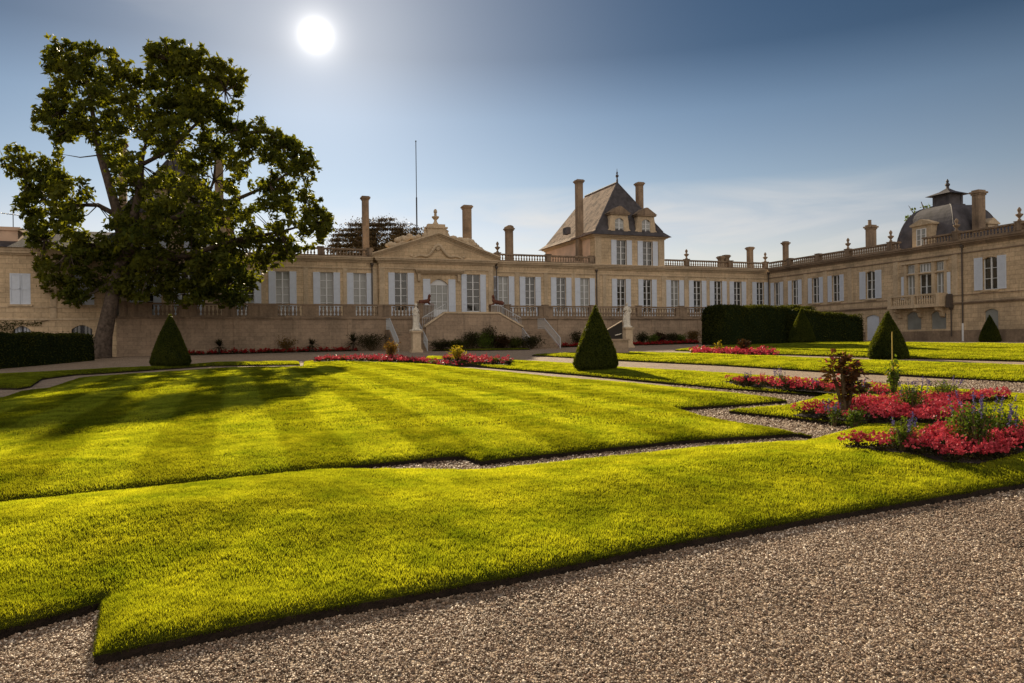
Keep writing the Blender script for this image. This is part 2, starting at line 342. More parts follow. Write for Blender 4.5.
def thing(name, label, cat, loc, rz=0., group=None):          # an Empty at the thing's base
    o = bpy.data.objects.new(name, None); COL.objects.link(o); o.location = loc; o.rotation_euler = (0, 0, rz); o.empty_display_size = .2
    return tag(o, label, cat, group)
def bthing(name, label, cat, s, b, z, group=None):            # same, in the house's own frame
    o = thing(name, label, cat, L2W(s, b, z), TH, group); ORG[o.name] = (s, b, z); return o
def obj(name, me, parent=None, loc=(0, 0, 0), rz=0.):
    o = bpy.data.objects.new(name, me); COL.objects.link(o); o.location = loc; o.rotation_euler = (0, 0, rz)
    if parent: o.parent = parent
    return o
def bpart(name, mb, m, parent, root=None, smooth=False):      # mb in house coordinates, under a bthing or one of its parts
    root = root or parent; g = ORG[root.name]
    mb2 = MB(); mb2.v = [(x - g[0], y - g[1], z - g[2]) for x, y, z in mb.v]; mb2.f = mb.f
    return obj(name, mesh(name, mb2, m, smooth), parent)
def children(o): return [c for c in bpy.data.objects if c.parent == o]
def copy_tree(o, parent=None, loc=None, rz=None):
    c = o.copy(); COL.objects.link(c)
    if parent: c.parent = parent
    if loc: c.location = loc
    if rz is not None: c.rotation_euler = (0, 0, rz)
    for ch in children(o): copy_tree(ch, c)
    return c
def npmesh(name, V, T, mats, tone=None, matidx=None, smooth=False):
    # V (n,3) float, T (m,k) int
    me = bpy.data.meshes.new(name); n, m, k = len(V), len(T), T.shape[1]
    me.vertices.add(n); me.vertices.foreach_set('co', V.astype(np.float32).ravel())
    me.loops.add(m * k); me.loops.foreach_set('vertex_index', T.astype(np.int32).ravel())
    me.polygons.add(m); me.polygons.foreach_set('loop_start', (np.arange(m) * k).astype(np.int32))
    if matidx is not None: me.polygons.foreach_set('material_index', matidx.astype(np.int32))
    if smooth: me.polygons.foreach_set('use_smooth', np.ones(m, bool))
    for q in mats: me.materials.append(q)
    if tone is not None:
        a = me.attributes.new('tone', 'FLOAT', 'POINT'); a.data.foreach_set('value', tone.astype(np.float32))
    me.update(calc_edges=True); me.validate(); return me
def unit(v): return v / np.maximum(np.linalg.norm(v, axis=1, keepdims=True), 1e-9)
def leaves(P, size, aspect=.5, nrm=None, flat=.0, drop=0.):
    # diamond leaves at points P: (V, T, tone). nrm = preferred outward direction, flat 0..1 how strictly
    n = len(P); size = np.broadcast_to(size, n)
    a = unit(RNG.normal(size=(n, 3))); 
    if drop: a[:, 2] -= drop; a = unit(a)
    b = unit(np.cross(a, RNG.normal(size=(n, 3))))
    if nrm is not None:
        b2 = unit(np.cross(a, nrm + 1e-4)); b = unit(b * (1 - flat) + b2 * flat)
    A = a * size[:, None]; Bv = b * (size * aspect)[:, None]
    V = np.empty((n, 4, 3)); V[:, 0] = P - A * .5; V[:, 1] = P - Bv * .5 + A * .1; V[:, 2] = P + A * .5; V[:, 3] = P + Bv * .5 + A * .1
    T = np.arange(n * 4).reshape(n, 4); tone = np.repeat(RNG.random(n), 4)
    return V.reshape(-1, 3), T, tone
def merge(parts):
    V = []; T = []; t = []; mi = []; off = 0
    for i, (v, f, tn, m) in enumerate(parts):
        V.append(v); T.append(f + off); t.append(tn); mi.append(np.full(len(f), m)); off += len(v)
    return np.concatenate(V), np.concatenate(T), np.concatenate(t), np.concatenate(mi)

# ------------------------------------------------------------------ ground
xs = sorted(set([-2500, -300, -100, 100, 300, 2500] + list(range(-60, 61, 4)))); ys = sorted(set([-2500, -200, -40, -10, 120, 300, 3000] + list(range(0, 101, 4))))
mb = MB()
for y in ys:
    for x in xs: mb.v.append((x, y, float(gz(x, y))))
nx = len(xs)
for j in range(len(ys) - 1):
    for i in range(nx - 1): mb.f.append((j * nx + i, j * nx + i + 1, (j + 1) * nx + i + 1, (j + 1) * nx + i))
tag(obj('ground', mesh('ground', mb, M['gravel'], smooth=True)), kind='structure')

# ------------------------------------------------------------------ lawns: raised turf slabs with cut edges
H0 = .086; HD = .10
def P2(pts):        # (x,y) seen at gravel level, (x,y,1) seen at turf level
    return np.array([G(p[0], p[1], (H0 if p[2] == 1 else p[2]) if len(p) > 2 else 0)[:2] for p in pts])
LAWNS = {
 'front': P2([(-160, 687), (0, 640), (102, 611), (94, 667), (293, 625), (500, 588), (653, 555), (786, 530), (858, 517), (1024, 489), (1290, 445),
    (1290, 418, 1), (1024, 394, 1), (870, 383, 1), (720, 372.5, 1), (616, 367, 1), (573, 363.4, 1), (511, 360, 1), (428, 358, 1), (425, 361.2), (459, 366), (580, 376), (720, 389.7), (825, 398),
    (787, 405, 1), (729, 414), (800, 421.7), (865, 430), (820, 436, 1), (803, 440.5, 1), (700, 447, 1), (590, 458.5, 1), (488, 469.5, 1), (417, 470, 1), (340, 471.4, .15), (170, 488.2, .17), (0, 506, .17), (-160, 526, .17)]),
 'main': P2([(-160, 527), (0, 507.5), (170, 489.5), (340, 472), (417, 464), (463, 460.5), (481, 466), (580, 455.5), (680, 445), (801, 437.5), (812, 434, 1), (707, 417, 1), (674, 411.5), (730, 408), (787, 403.5),
    (713, 391, 1), (640, 384, 1), (560, 377.5, 1), (459, 367.5, 1), (424, 363.5, 1), (418, 358.8, 1), (304, 361.2, 1), (303, 366.8, 1), (215, 369, 1), (106, 376.3, 1), (77, 378.3, 1), (60, 384, 1), (46, 388.5, 1), (19, 391.5, 1), (0, 398, 1), (-160, 426, 1)]),
 'left': P2([(-160, 392), (0, 389.8), (17, 390), (30, 388), (42, 380), (75, 375.7), (106, 374), (210, 366.8), (300, 365.6), (299, 361.3, 1), (215, 362.5, 1), (185, 365, 1), (150, 367, 1), (0, 374.5, 1), (-160, 381, 1)]),
 'middle': P2([(532, 356), (573, 358.4), (615, 361), (720, 366), (836, 373.5), (870, 374.6), (1024, 383.5), (1480, 415), (1480, 390, 1), (1024, 365.5, 1), (870, 360.5, 1), (720, 354.3, 1), (629, 352.3, 1), (560, 353.7, 1)]),
 'far': P2([(675, 351), (763, 354.6), (869, 358), (1024, 362), (1480, 373.5), (1480, 352, 1), (1024, 344, 1), (865, 342.5, 1), (815, 342, 1), (765, 345, 1), (700, 346.5, 1)]),
 'stair': P2([(432, 351.2), (480, 351), (530, 350), (522, 348.3), (440, 349)]),
}
def inpoly(P, poly):
    x, y = P[:, 0], P[:, 1]; c = np.zeros(len(P), bool); j = len(poly) - 1
    for i in range(len(poly)):
        xi, yi = poly[i]; xj, yj = poly[j]
        if yi != yj:
            c ^= ((yi > y) != (yj > y)) & (x < (xj - xi) * (y - yi) / (yj - yi) + xi)
        j = i
    return c
def edist(P, poly):
    d = np.full(len(P), 1e9)
    for i in range(len(poly)):
        a = poly[i]; b = poly[(i + 1) % len(poly)]; ab = b - a; t = np.clip(((P - a) @ ab) / max(ab @ ab, 1e-12), 0, 1)
        q = P - a - t[:, None] * ab; d = np.minimum(d, np.einsum('ij,ij->i', q, q))
    return np.sqrt(d)
_ng = np.random.default_rng(5).random((256, 256))
def vnoise(x, y, sc_):
    x = x * sc_ + 500; y = y * sc_ + 500; i = np.floor(x).astype(int); j = np.floor(y).astype(int); fx = x - i; fy = y - j; fx = fx * fx * (3 - 2 * fx); fy = fy * fy * (3 - 2 * fy)
    a = _ng[i % 256, j % 256]; b = _ng[(i + 1) % 256, j % 256]; c = _ng[i % 256, (j + 1) % 256]; d = _ng[(i + 1) % 256, (j + 1) % 256]
    return (a * (1 - fx) + b * fx) * (1 - fy) + (c * (1 - fx) + d * fx) * fy
def lawnz(P, poly):
    d = edist(P, poly); x, y = P[:, 0], P[:, 1]
    w = .05 * (vnoise(x, y, .7) - .5) + .03 * (vnoise(x, y, 2.1) - .5)
    sh = -.034 * np.exp(-d / .05)
    if poly is LAWNS.get('front'):
        return gz(x, y) + sh + H0 + .11 * sstep(-.7, -2.3, x) * sstep(4.2, 6.5, y) + (.19 * (1 - np.exp(-d / 1.5)) * (1 - .45 * sstep(9, 14, y)) + w * (1 - np.exp(-d / .6)))
    return gz(x, y) + sh + H0 + (HD * (1 - np.exp(-d / 1.0)) + w * (1 - np.exp(-d / .6))) * (1 if len(poly) > 6 else .3)
def lawn_at(x, y):
    P = np.array([[x, y]])
    for p in LAWNS.values():
        if inpoly(P, p)[0]: return float(lawnz(P, p)[0])
    return float(gz(x, y))
def make_lawn(key, poly):
    n = len(poly); bd = []
    for i in range(n):                                     # densify the outline
        a, b = poly[i], poly[(i + 1) % n]; ln = np.linalg.norm(b - a); yy = max(3, min(a[1], b[1])); k = max(1, min(60, int(ln / (.025 * yy))))
        for t in range(k):
            q = a + (b - a) * t / k
            if 0 < t: q = q + np.array([random.uniform(-1, 1), random.uniform(-1, 1)]) * .010 + np.array([1, 1]) * .008 * math.sin(q[0] * 9 + q[1] * 7)
            bd.append(q)
    bd = np.array(bd); nb = len(bd); inner = []
    y = max(2.2, poly[:, 1].min())
    for of in (.03, .09, .18):                              # rings just inside the edge carry the rounded shoulder
        for i in range(nb):
            if bd[i][1] > 16: continue
            t_ = bd[(i + 1) % nb] - bd[i - 1]; nn = np.array([t_[1], -t_[0]]) / max(1e-6, np.linalg.norm(t_))
            for sg in (1, -1): inner.append(tuple(bd[i] + nn * of * sg))
    while y < poly[:, 1].max():
        st = max(.10, .02 * y); x0, x1 = poly[:, 0].min(), poly[:, 0].max()
        x0 = max(x0, -.95 * y - 3); x1 = min(x1, .95 * y + 3); c = int((x1 - x0) / (st * 1.5))
        if c > 1: 
            for i in range(c): inner.append((x0 + (x1 - x0) * i / (c - 1) + random.uniform(-.2, .2) * st, y + random.uniform(-.2, .2) * st))
        y += st
    inner = np.array(inner) if inner else np.zeros((0, 2))
    if len(inner):
        k = inpoly(inner, bd); inner = inner[k]; inner = inner[edist(inner, bd) > .02]
    pts = [Vector(p) for p in bd] + [Vector(p) for p in inner]
    r = delaunay_2d_cdt(pts, [(i, (i + 1) % nb) for i in range(nb)], [], 1, 1e-5)
    V = np.array([tuple(v) for v in r[0]]); z = lawnz(V, poly)
    v3 = [(V[i, 0], V[i, 1], z[i]) for i in range(len(V))]; f = [tuple(t) for t in r[2]]
    # cut edge
    cnt = {}
    for t in f:
        for a, b in zip(t, t[1:] + t[:1]): cnt[frozenset((a, b))] = cnt.get(frozenset((a, b)), 0) + 1
    top = len(f); dn = {}
    for t in list(f):
        for a, b in zip(t, t[1:] + t[:1]):
            if cnt[frozenset((a, b))] == 1:
                for q in (a, b):
                    if q not in dn: dn[q] = len(v3); v3.append((V[q, 0], V[q, 1], float(gz(V[q, 0], V[q, 1])) - .06))
                f.append((a, dn[a], dn[b], b))
    me = bpy.data.meshes.new('lawn'); me.from_pydata(v3, [], f)
    b_ = bmesh.new(); b_.from_mesh(me); bmesh.ops.recalc_face_normals(b_, faces=b_.faces); b_.to_mesh(me); b_.free()
    me.materials.append(M['turf']); me.materials.append(M['soil'])
    for i, p in enumerate(me.polygons): p.material_index = 0 if i < top else 1; p.use_smooth = i < top
    tag(obj('lawn', me), kind='structure')
for k_, p_ in LAWNS.items(): make_lawn(k_, p_)

# flower bed outlines (on the ground)
def P3(pts): return np.array([G(p[0], p[1], .16)[:2] for p in pts])
BEDS = {
 'near': P3([(836, 449), (882, 447), (947, 440), (1024, 434), (1120, 430), (1120, 446), (1024, 452), (998, 458), (978, 463), (942, 462), (920, 457), (880, 454)]),
 'centre': P3([(793, 411), (832, 407), (870, 405), (930, 401), (1000, 397.5), (1012, 398.5), (993, 402), (950, 408), (968, 419), (975, 426), (953, 428), (925, 424.5), (866, 419), (825, 414.5)]),
 'back': P3([(722, 380.5), (790, 383), (850, 388), (895, 393), (900, 396.5), (846, 393), (780, 387), (740, 384)]),
 'far': P3([(693, 350), (775, 351.5), (773, 353.8), (735, 353), (695, 352)]),
 'leftfar': P3([(312, 358.8), (360, 359.3), (430, 359.6), (509, 361.5), (508, 364.2), (470, 363.6), (430, 362.8), (360, 361.8), (314, 361.3)]),
}
def sample_in(poly, dens):
    x0, y0 = poly.min(0); x1, y1 = poly.max(0); n = int((x1 - x0) * (y1 - y0) * dens)
    P = RNG.random((n, 2)) * (x1 - x0, y1 - y0) + (x0, y0); return P[inpoly(P, poly)]
def anylawnz(P):
    z = gz(P[:, 0], P[:, 1])
    for p in LAWNS.values():
        k = inpoly(P, p)
        if k.any(): z[k] = lawnz(P[k], p)
    return z

# ------------------------------------------------------------------ grass blades (one mass)
def grass():
    bins = [(2.6, 4.4, 36000, .0024, .026), (4.4, 7, 20000, .0033, .027), (7, 11, 9500, .0048, .029), (11, 18, 2900, .0085, .034), (18, 32, 1250, .012, .038), (32, 75, 460, .020, .042)]
    Vs = []; tones = []
    for (y0, y1, dens, w, h) in bins:
        for key, poly in LAWNS.items():
            a0, a1 = max(y0, poly[:, 1].min()), min(y1, poly[:, 1].max())
            if a1 <= a0: continue
            xl, xr = max(-.92 * y1 - 1.5, poly[:, 0].min()), min(.95 * y1 + 2, poly[:, 0].max())
            if xr <= xl: continue
            n = int((xr - xl) * (a1 - a0) * dens); P = RNG.random((n, 2)) * (xr - xl, a1 - a0) + (xl, a0)
            P = P[np.abs(P[:, 0]) < .9 * P[:, 1] + 2]; P = P[inpoly(P, poly)]
            for bp in BEDS.values():
                if len(P): P = P[~inpoly(P, bp)]
            n = len(P)
            if n == 0: continue
            z = lawnz(P, poly); e = edist(P, poly)
            s = (P[:, 0] - O0[0]) * D[0] + (P[:, 1] - O0[1]) * D[1]
            clump = .6 * vnoise(P[:, 0], P[:, 1], 14) + .4 * vnoise(P[:, 0], P[:, 1], 37); patch = .5 * vnoise(P[:, 0], P[:, 1], 1.3) + .5 * vnoise(P[:, 0], P[:, 1], 4.5); wear = np.clip(patch * 2.2 - .55, 0, 1)
            hh = h * (.35 + .4 * RNG.random(n) + .75 * clump) * (.75 + .25 * wear) * np.where(e < .05, .8, 1)
            az = RNG.random(n) * PI * 2; lean = .25 + .5 * RNG.random(n)
            ld_ = np.stack([np.cos(az), np.sin(az)], 1) * lean[:, None]
            tn = RNG.random(n) * .38 + .28 * clump + .34 * wear
            if key == 'main':
                st = np.tanh(5 * np.sin(s * PI / .8)); amp = .55 * (1 - .6 * sstep(3, 16, s + 20))
                ld_ = ld_ + np.array(B)[None] * (st * .38)[:, None]; tn = tn * .7 + .12 + .22 * st
            wa = RNG.random(n) * PI; wd = np.stack([np.cos(wa), np.sin(wa)], 1) * (w * (.7 + .6 * RNG.random(n)))[:, None]
            V = np.empty((n, 3, 3)); V[:, 0, :2] = P - wd; V[:, 1, :2] = P + wd; V[:, 2, :2] = P + ld_ * hh[:, None]
            V[:, 0, 2] = V[:, 1, 2] = z - .006; V[:, 2, 2] = z + hh * np.sqrt(np.maximum(.2, 1 - .6 * lean ** 2))
            tn = np.clip(tn, 0, 1); Vs.append(V.reshape(-1, 3)); tones.append(np.stack([tn * .12, tn * .12, tn * 1.2], 1).ravel())  # roots toned darker: thatch, plus shade between blades put into the colour
    for key, poly in LAWNS.items():
        for i in range(len(poly)):
            a, b = poly[i], poly[(i + 1) % len(poly)]; ln = np.linalg.norm(b - a); ym = max(3., min(a[1], b[1]))
            if ym > 30: continue
            n = int(ln * 2300 / ym); t = RNG.random(n); P = a + (b - a) * t[:, None]; nn = np.array([b[1] - a[1], a[0] - b[0]]) / ln
            if inpoly((P[:1] + nn * .01), poly)[0]: nn = -nn
            P = P - nn * (.012 * RNG.random(n))[:, None]; z = gz(P[:, 0], P[:, 1]) + .044 + .026 * RNG.random(n) ** .6; w = .0010 * ym ** .75 * (.6 + .8 * RNG.random(n)); hh = .022 * (.5 + RNG.random(n)); tv = (b - a) / ln
            out_ = P + nn * (hh * (.35 + .6 * RNG.random(n)))[:, None] + tv * (RNG.normal(size=n) * .012)[:, None]
            V = np.empty((n, 3, 3)); V[:, 0, :2] = P - tv * w[:, None]; V[:, 1, :2] = P + tv * w[:, None]; V[:, 2, :2] = out_; V[:, 0, 2] = V[:, 1, 2] = z; V[:, 2, 2] = z + hh * RNG.uniform(-.6, .8, n)
            Vs.append(V.reshape(-1, 3)); tn = RNG.random(n) * .4; tones.append(np.stack([tn * .2, tn * .2, tn], 1).ravel())
    V = np.concatenate(Vs); T = np.arange(len(V)).reshape(-1, 3)
    tag(obj('grass', npmesh('grass', V, T, [M['blade']], np.concatenate(tones))), kind='stuff', label='short mown grass covering the raised lawns', cat='grass')
    print('grass', len(T))
grass()

# ------------------------------------------------------------------ loose gravel pebbles near the camera
def pebbles():
    Vs = []; Ts = []; tn = []; off = 0
    octv = np.array([(1, 0, 0), (-1, 0, 0), (0, 1, 0), (0, -1, 0), (0, 0, 1), (0, 0, -1)], float)
    octf = np.array([(0, 2, 4), (2, 1, 4), (1, 3, 4), (3, 0, 4), (2, 0, 5), (1, 2, 5), (3, 1, 5), (0, 3, 5)])
    for (y0, y1, dens, r) in ((2.7, 4.2, 6500, .0080), (4.2, 6.5, 4200, .0095), (6.5, 11, 1700, .0125), (11, 20, 420, .019)):
        xl, xr = -.85 * y1 - 1, .85 * y1 + 1.5; n = int((xr - xl) * (y1 - y0) * dens); P = RNG.random((n, 2)) * (xr - xl, y1 - y0) + (xl, y0)
        P = P[np.abs(P[:, 0]) < .85 * P[:, 1] + 1.5]
        for p in LAWNS.values(): P = P[~inpoly(P, p)]
        n = len(P)
        q = unit(RNG.normal(size=(n, 4))); w, x, y, z = q.T
        R = np.stack([np.stack([1 - 2 * (y * y + z * z), 2 * (x * y - z * w), 2 * (x * z + y * w)], 1), np.stack([2 * (x * y + z * w), 1 - 2 * (x * x + z * z), 2 * (y * z - x * w)], 1), np.stack([2 * (x * z - y * w), 2 * (y * z + x * w), 1 - 2 * (x * x + y * y)], 1)], 1)
        sc_ = r * (.55 + .9 * RNG.random((n, 1, 1)) ** 2) * (.6 + .7 * RNG.random((n, 1, 3)))
        V = octv[None] * sc_ * (.85 + .3 * RNG.random((n, 6, 1))); V = np.einsum('nij,nkj->nki', R, V)
        V[:, :, 2] *= .8; V[:, :, 0] += P[:, None, 0]; V[:, :, 1] += P[:, None, 1]; V[:, :, 2] += (gz(P[:, 0], P[:, 1]) + r * .25 + r * .8 * RNG.random(n))[:, None]
        Vs.append(V.reshape(-1, 3)); Ts.append((octf[None] + (np.arange(n) * 6)[:, None, None]).reshape(-1, 3) + off); off += n * 6
        tn.append(np.repeat(np.clip(RNG.random(n) * .85 + .35 * (vnoise(P[:, 0], P[:, 1], .9) * .5 + vnoise(P[:, 0], P[:, 1], 3.1) * .5) - .1, 0, 1), 6))
    V = np.concatenate(Vs); T = np.concatenate(Ts)
    tag(obj('loose_gravel', npmesh('loose_gravel', V, T, [M['pebble']], np.concatenate(tn))), kind='stuff', label='loose beige pebbles lying on the gravel path', cat='gravel')
    print('pebbles', len(T) // 8)
pebbles()

# ================================================================== THE HOUSE
# walls are sheets with real openings and reveals; behind them a closed core
def wallgrid(mb, mapf, u0, u1, v0, v1, holes, depth=.28, archn=0):
    us = sorted(set([u0, u1] + [h[0] for h in holes] + [h[1] for h in holes])); vs_ = sorted(set([v0, v1] + [h[2] for h in holes] + [h[3] for h in holes]))
    us = [u for u in us if u0 <= u <= u1]; vs_ = [v for v in vs_ if v0 <= v <= v1]
    for i in range(len(us) - 1):
        for j in range(len(vs_) - 1):
            a, b, c, d = us[i], us[i + 1], vs_[j], vs_[j + 1]; m_, k_ = (a + b) / 2, (c + d) / 2
            if any(h[0] < m_ < h[1] and h[2] < k_ < h[3] for h in holes): continue
            mb.quad(mapf(a, c, 0), mapf(b, c, 0), mapf(b, d, 0), mapf(a, d, 0))
    for h in holes:
        a, b, c, d = h[:4]; q = depth
        if len(h) > 4 and h[4]:               # segmental arch filling the head of the opening
            n = 6; pts = [(a + (b - a) * i / n, d - h[4] * (1 - math.sin(PI * i / n))) for i in range(n + 1)]
            for (p, r_) in zip(pts, pts[1:]):
                mb.quad(mapf(p[0], p[1], .004), mapf(r_[0], r_[1], .004), mapf(r_[0], d, .004), mapf(p[0], d, .004))
                mb.quad(mapf(p[0], p[1], .004), mapf(r_[0], r_[1], .004), mapf(r_[0], r_[1], q), mapf(p[0], p[1], q))
        mb.quad(mapf(a, c, 0), mapf(a, d, 0), mapf(a, d, q), mapf(a, c, q)); mb.quad(mapf(b, c, 0), mapf(b, d, 0), mapf(b, d, q), mapf(b, c, q))
        mb.quad(mapf(a, c, 0), mapf(b, c, 0), mapf(b, c, q), mapf(a, c, q)); mb.quad(mapf(a, d, 0), mapf(b, d, 0), mapf(b, d, q), mapf(a, d, q))
FAC = lambda u, v, d: (u, d, v)               # main front: u=s, depth goes back
SW = 37.04
WNG = lambda u, v, d: (SW + d, -u, v)         # wing: u = distance from the corner, depth goes into the wing
# window prototypes in a frame: x across, y into the wall, z up, origin at the middle of the sill
def win_meshes(w, h, rows, panel=0., cols=2):
    f = MB(); t = .055; y0, y1 = .16, .23
    f.box(-w / 2, -w / 2 + t, y0, y1, 0, h).box(w / 2 - t, w / 2, y0, y1, 0, h).box(-w / 2 + t, w / 2 - t, y0, y1, h - t, h).box(-w / 2 + t, w / 2 - t, y0, y1, 0, t + panel)
    f.box(-.055, .055, y0 - .02, y1, t + panel, h - t)
    z0 = t + panel; zz = [z0 + (h - t - z0) * k / rows for k in range(1, rows)]
    for z in zz:
        f.box(-w / 2 + t, -.055, y0 + .01, y1, z - .02, z + .02).box(.055, w / 2 - t, y0 + .01, y1, z - .02, z + .02)
    g = MB(); g.quad((-w / 2 + .01, .21, .01), (w / 2 - .01, .21, .01), (w / 2 - .01, .21, h - .01), (-w / 2 + .01, .21, h - .01))
    return f, g
def shutter_mb(w, h, side, louvre=False):
    m = MB(); x0, x1 = (0, w) if side > 0 else (-w, 0)
    m.box(x0, x1, -.055, -.015, 0, h)
    t = .07; ys = -.075
    m.box(x0, x0 + t, ys, -.055, 0, h).box(x1 - t, x1, ys, -.055, 0, h)
    nz_ = (0, .34, .68, 1) if h > 3 else (0, .5, 1)
    for q in nz_:
        z = q * (h - .12); m.box(x0 + t, x1 - t, ys, -.055, z, z + .12)
    if louvre:
        z = .14
        while z < h - .16: m.box(x0 + t, x1 - t, -.07, -.055, z, z + .035); z += .08
    return m
WPROTO = {}
def window(parent, root, s, b, z, w, h, rows, rz=0., shut=(.6, .6), panel=0., glass='glass', closed=False, louvre=False, sill=True, name='window'):
    key = (round(w, 2), round(h, 2), rows, shut, panel, glass, closed, louvre, sill); g = ORG[root.name]; loc = (s - g[0], b - g[1], z - g[2])
    if key in WPROTO: return copy_tree(WPROTO[key], parent, loc, rz)
    f, gl_ = win_meshes(w, h, rows, panel)
    fo = obj(name, mesh('window_frame', f, M['frame']), parent, loc, rz)
    obj('pane', mesh('pane', gl_, M[glass], fix=False), fo)
    if closed:
        for sd in (-1, 1):
            m = MB(); x0, x1 = (-w / 2, -.01) if sd < 0 else (.01, w / 2)
            m.box(x0, x1, .02, .06, 0, h)
            for za, zb in ((0, .1), (h * .5 - .05, h * .5 + .05), (h - .1, h)): m.box(x0, x1, -.01, .02, za, zb)
            m.box(x0, x0 + .08, -.01, .02, .1, h - .1).box(x1 - .08, x1, -.01, .02, .1, h - .1)
            obj('shutter', mesh('shutter', m, M['white']), fo)
    else:
        if shut[0]: obj('shutter', mesh('shutter', shutter_mb(shut[0], h, -1, louvre), M['white']), fo, (-w / 2, 0, 0))
        if shut[1]: obj('shutter', mesh('shutter', shutter_mb(shut[1], h, 1, louvre), M['white']), fo, (w / 2, 0, 0))
    if sill:
        m = MB(); m.box(-w / 2 - .12, w / 2 + .12, -.13, -.003, -.14, -.02); obj('sill', mesh('sill', m, M['trim']), fo)
    WPROTO[key] = fo; return fo
def cornice(mb, s0, s1, b, z, steps, ends=True):      # stacked mouldings along s, growing outward (towards -b)
    zz = z
    for h, pr in steps: mb.box(s0 - (pr if ends else 0), s1 + (pr if ends else 0), b - pr, b + .02, zz, zz + h); zz += h + .0
    return mb
def cornice_w(mb, u0, u1, z, steps):                   # same along the wing
    zz = z
    for h, pr in steps: mb.box(SW - pr, SW + .02, -u1, -u0, zz, zz + h); zz += h
    return mb
CZ = 9.0
CST = [(.12, .10), (.10, .20), (.14, .34), (.10, .42)]

chateau = bthing('chateau', 'long single storey limestone country house with central pediment and slate roofed tower', 'country house', 0, 0, 1.2)
cw = MB()
GL = []                                                # ground floor french windows: centre, half glass, shutter width
for c in (6.45, 9.17, 12.40, 14.95, 19.0, 22.0, 25.25, 28.0, 30.55, 33.05, 36.0): GL.append((c, .52 if c < 16 else .5))
for c in (-6.95, -9.80, -13.45, -16.3, -20.75, -23.9): GL.append((c, .57))
DZ0, DZ1 = 4.0, 8.08
holes = [(c - hw, c + hw, DZ0, DZ1) for c, hw in GL]
for (a, b_) in ((-25.5, -5.35), (5.35, SW)): wallgrid(cw, FAC, a, b_, 1.0, CZ, [h for h in holes if a < h[0] < b_])
# central block stands 0.35 m forward
CF = lambda u, v, d: (u, -.35 + d, v)
wallgrid(cw, CF, -5.35, 5.35, 1.0, CZ, [(-3.95, -2.80, 4.0, 8.15), (-.72, .98, 4.0, 7.65, .5), (2.72, 4.02, 4.0, 8.15)])
for s in (-5.35, 5.35): cw.quad((s, -.35, 1), (s, 0, 1), (s, 0, CZ), (s, -.35, CZ))
cw.box(-25.5, SW + 8, .35, 10.5, 1.0, 9.6)             # closed core behind the front
cw.box(-5.3, 5.3, .02, .3, 8.2, 9.6)
bpart('wall', cw, M['stone'], chateau)
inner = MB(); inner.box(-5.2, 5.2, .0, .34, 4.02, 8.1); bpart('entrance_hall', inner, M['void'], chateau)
cc = MB()
cornice(cc, -25.5, -5.8, 0, CZ, CST, False); cornice(cc, 5.8, SW - .5, 0, CZ, CST, False); cornice(cc, -5.35, 5.35, -.35, CZ, CST)
for (a, b_) in ((-25.5, -5.4), (5.4, SW - .003)): cc.box(a, b_, -.07, -.003, 8.45, 8.53)
cc.box(-5.36, 5.36, -.43, -.353, 8.5, 8.6)
# hood over the entrance
for i, (h, pr) in enumerate([(.1, .15), (.12, .3), (.12, .42), (.08, .5)]): cc.box(-1.95 - pr * .4, 2.2 + pr * .4, -.35 - pr, -.353, 8.1 + .1 * i, 8.1 + .1 * i + h)
for s in (-1.75, 1.95):
    cc.box(s - .13, s + .13, -.6, -.353, 7.45, 8.08)
bpart('cornice', cc, M['trim'], chateau)
for s in (-5.62, -8.25 + .05, -11.55, -15.0, -18.3, 5.62, 7.82, 10.78, 13.7, 16.35, 17.1, 23.85, 24.2 - .1, 26.6, 29.27, 31.8, 34.55):
    pl = MB(); pl.box(s - .2, s + .2, -.055, -.003, 4.0, 8.45); bpart('pilaster', pl, M['trim'], chateau)
for s in (-5.05, 5.05):
    pl = MB(); pl.box(s - .22, s + .22, -.41, -.353, 4.0, 8.1 if abs(s) < 3 else 8.5); bpart('pilaster', pl, M['trim'], chateau)
for c, hw in GL: window(chateau, chateau, c, 0, DZ0, 2 * hw, DZ1 - DZ0, 5, shut=(.56, .56), panel=.75, glass='curtain' if c in (-6.95, -9.80, -13.45, 6.45, 14.95, 25.25) else 'glass', sill=False, name='french_window')
window(chateau, chateau, -3.375, -.35, 4.0, 1.15, 4.15, 5, shut=(.55, .6), panel=.75, sill=False, name='french_window')
window(chateau, chateau, 3.37, -.35, 4.0, 1.3, 4.15, 5, shut=(.5, .55), panel=.75, sill=False, name='french_window')
# glazed entrance door
dr = MB(); w = 1.7; x0 = -.72
dr.box(x0, x0 + .09, -.2, -.12, 4.02, 7.6).box(x0 + w - .09, x0 + w, -.2, -.12, 4.02, 7.6).box(x0 + .09, x0 + w - .09, -.2, -.12, 7.1, 7.6).box(x0 + .09, x0 + w - .09, -.2, -.12, 4.02, 4.9)
for k in (.36, .68): dr.box(x0 + w * k - .03, x0 + w * k + .03, -.21, -.12, 4.9, 7.1)
for z in (5.6, 6.35): dr.box(x0 + .09, x0 + w - .09, -.19, -.13, z - .02, z + .02)
do = bpart('entrance_door', dr, M['frame'], chateau)
gm = MB(); gm.quad((x0 + .05, -.14, 4.5), (x0 + w - .05, -.14, 4.5), (x0 + w - .05, -.14, 7.55), (x0 + .05, -.14, 7.55)); bpart('pane', gm, M['curtain'], do, chateau)
for sd, xx in ((-1, -.72), (1, .98)):
    m = shutter_mb(.66, 3.65, sd); m.v = [(x + xx, y - .35, z + 4.0) for x, y, z in m.v]; bpart('shutter', m, M['white'], do, chateau)
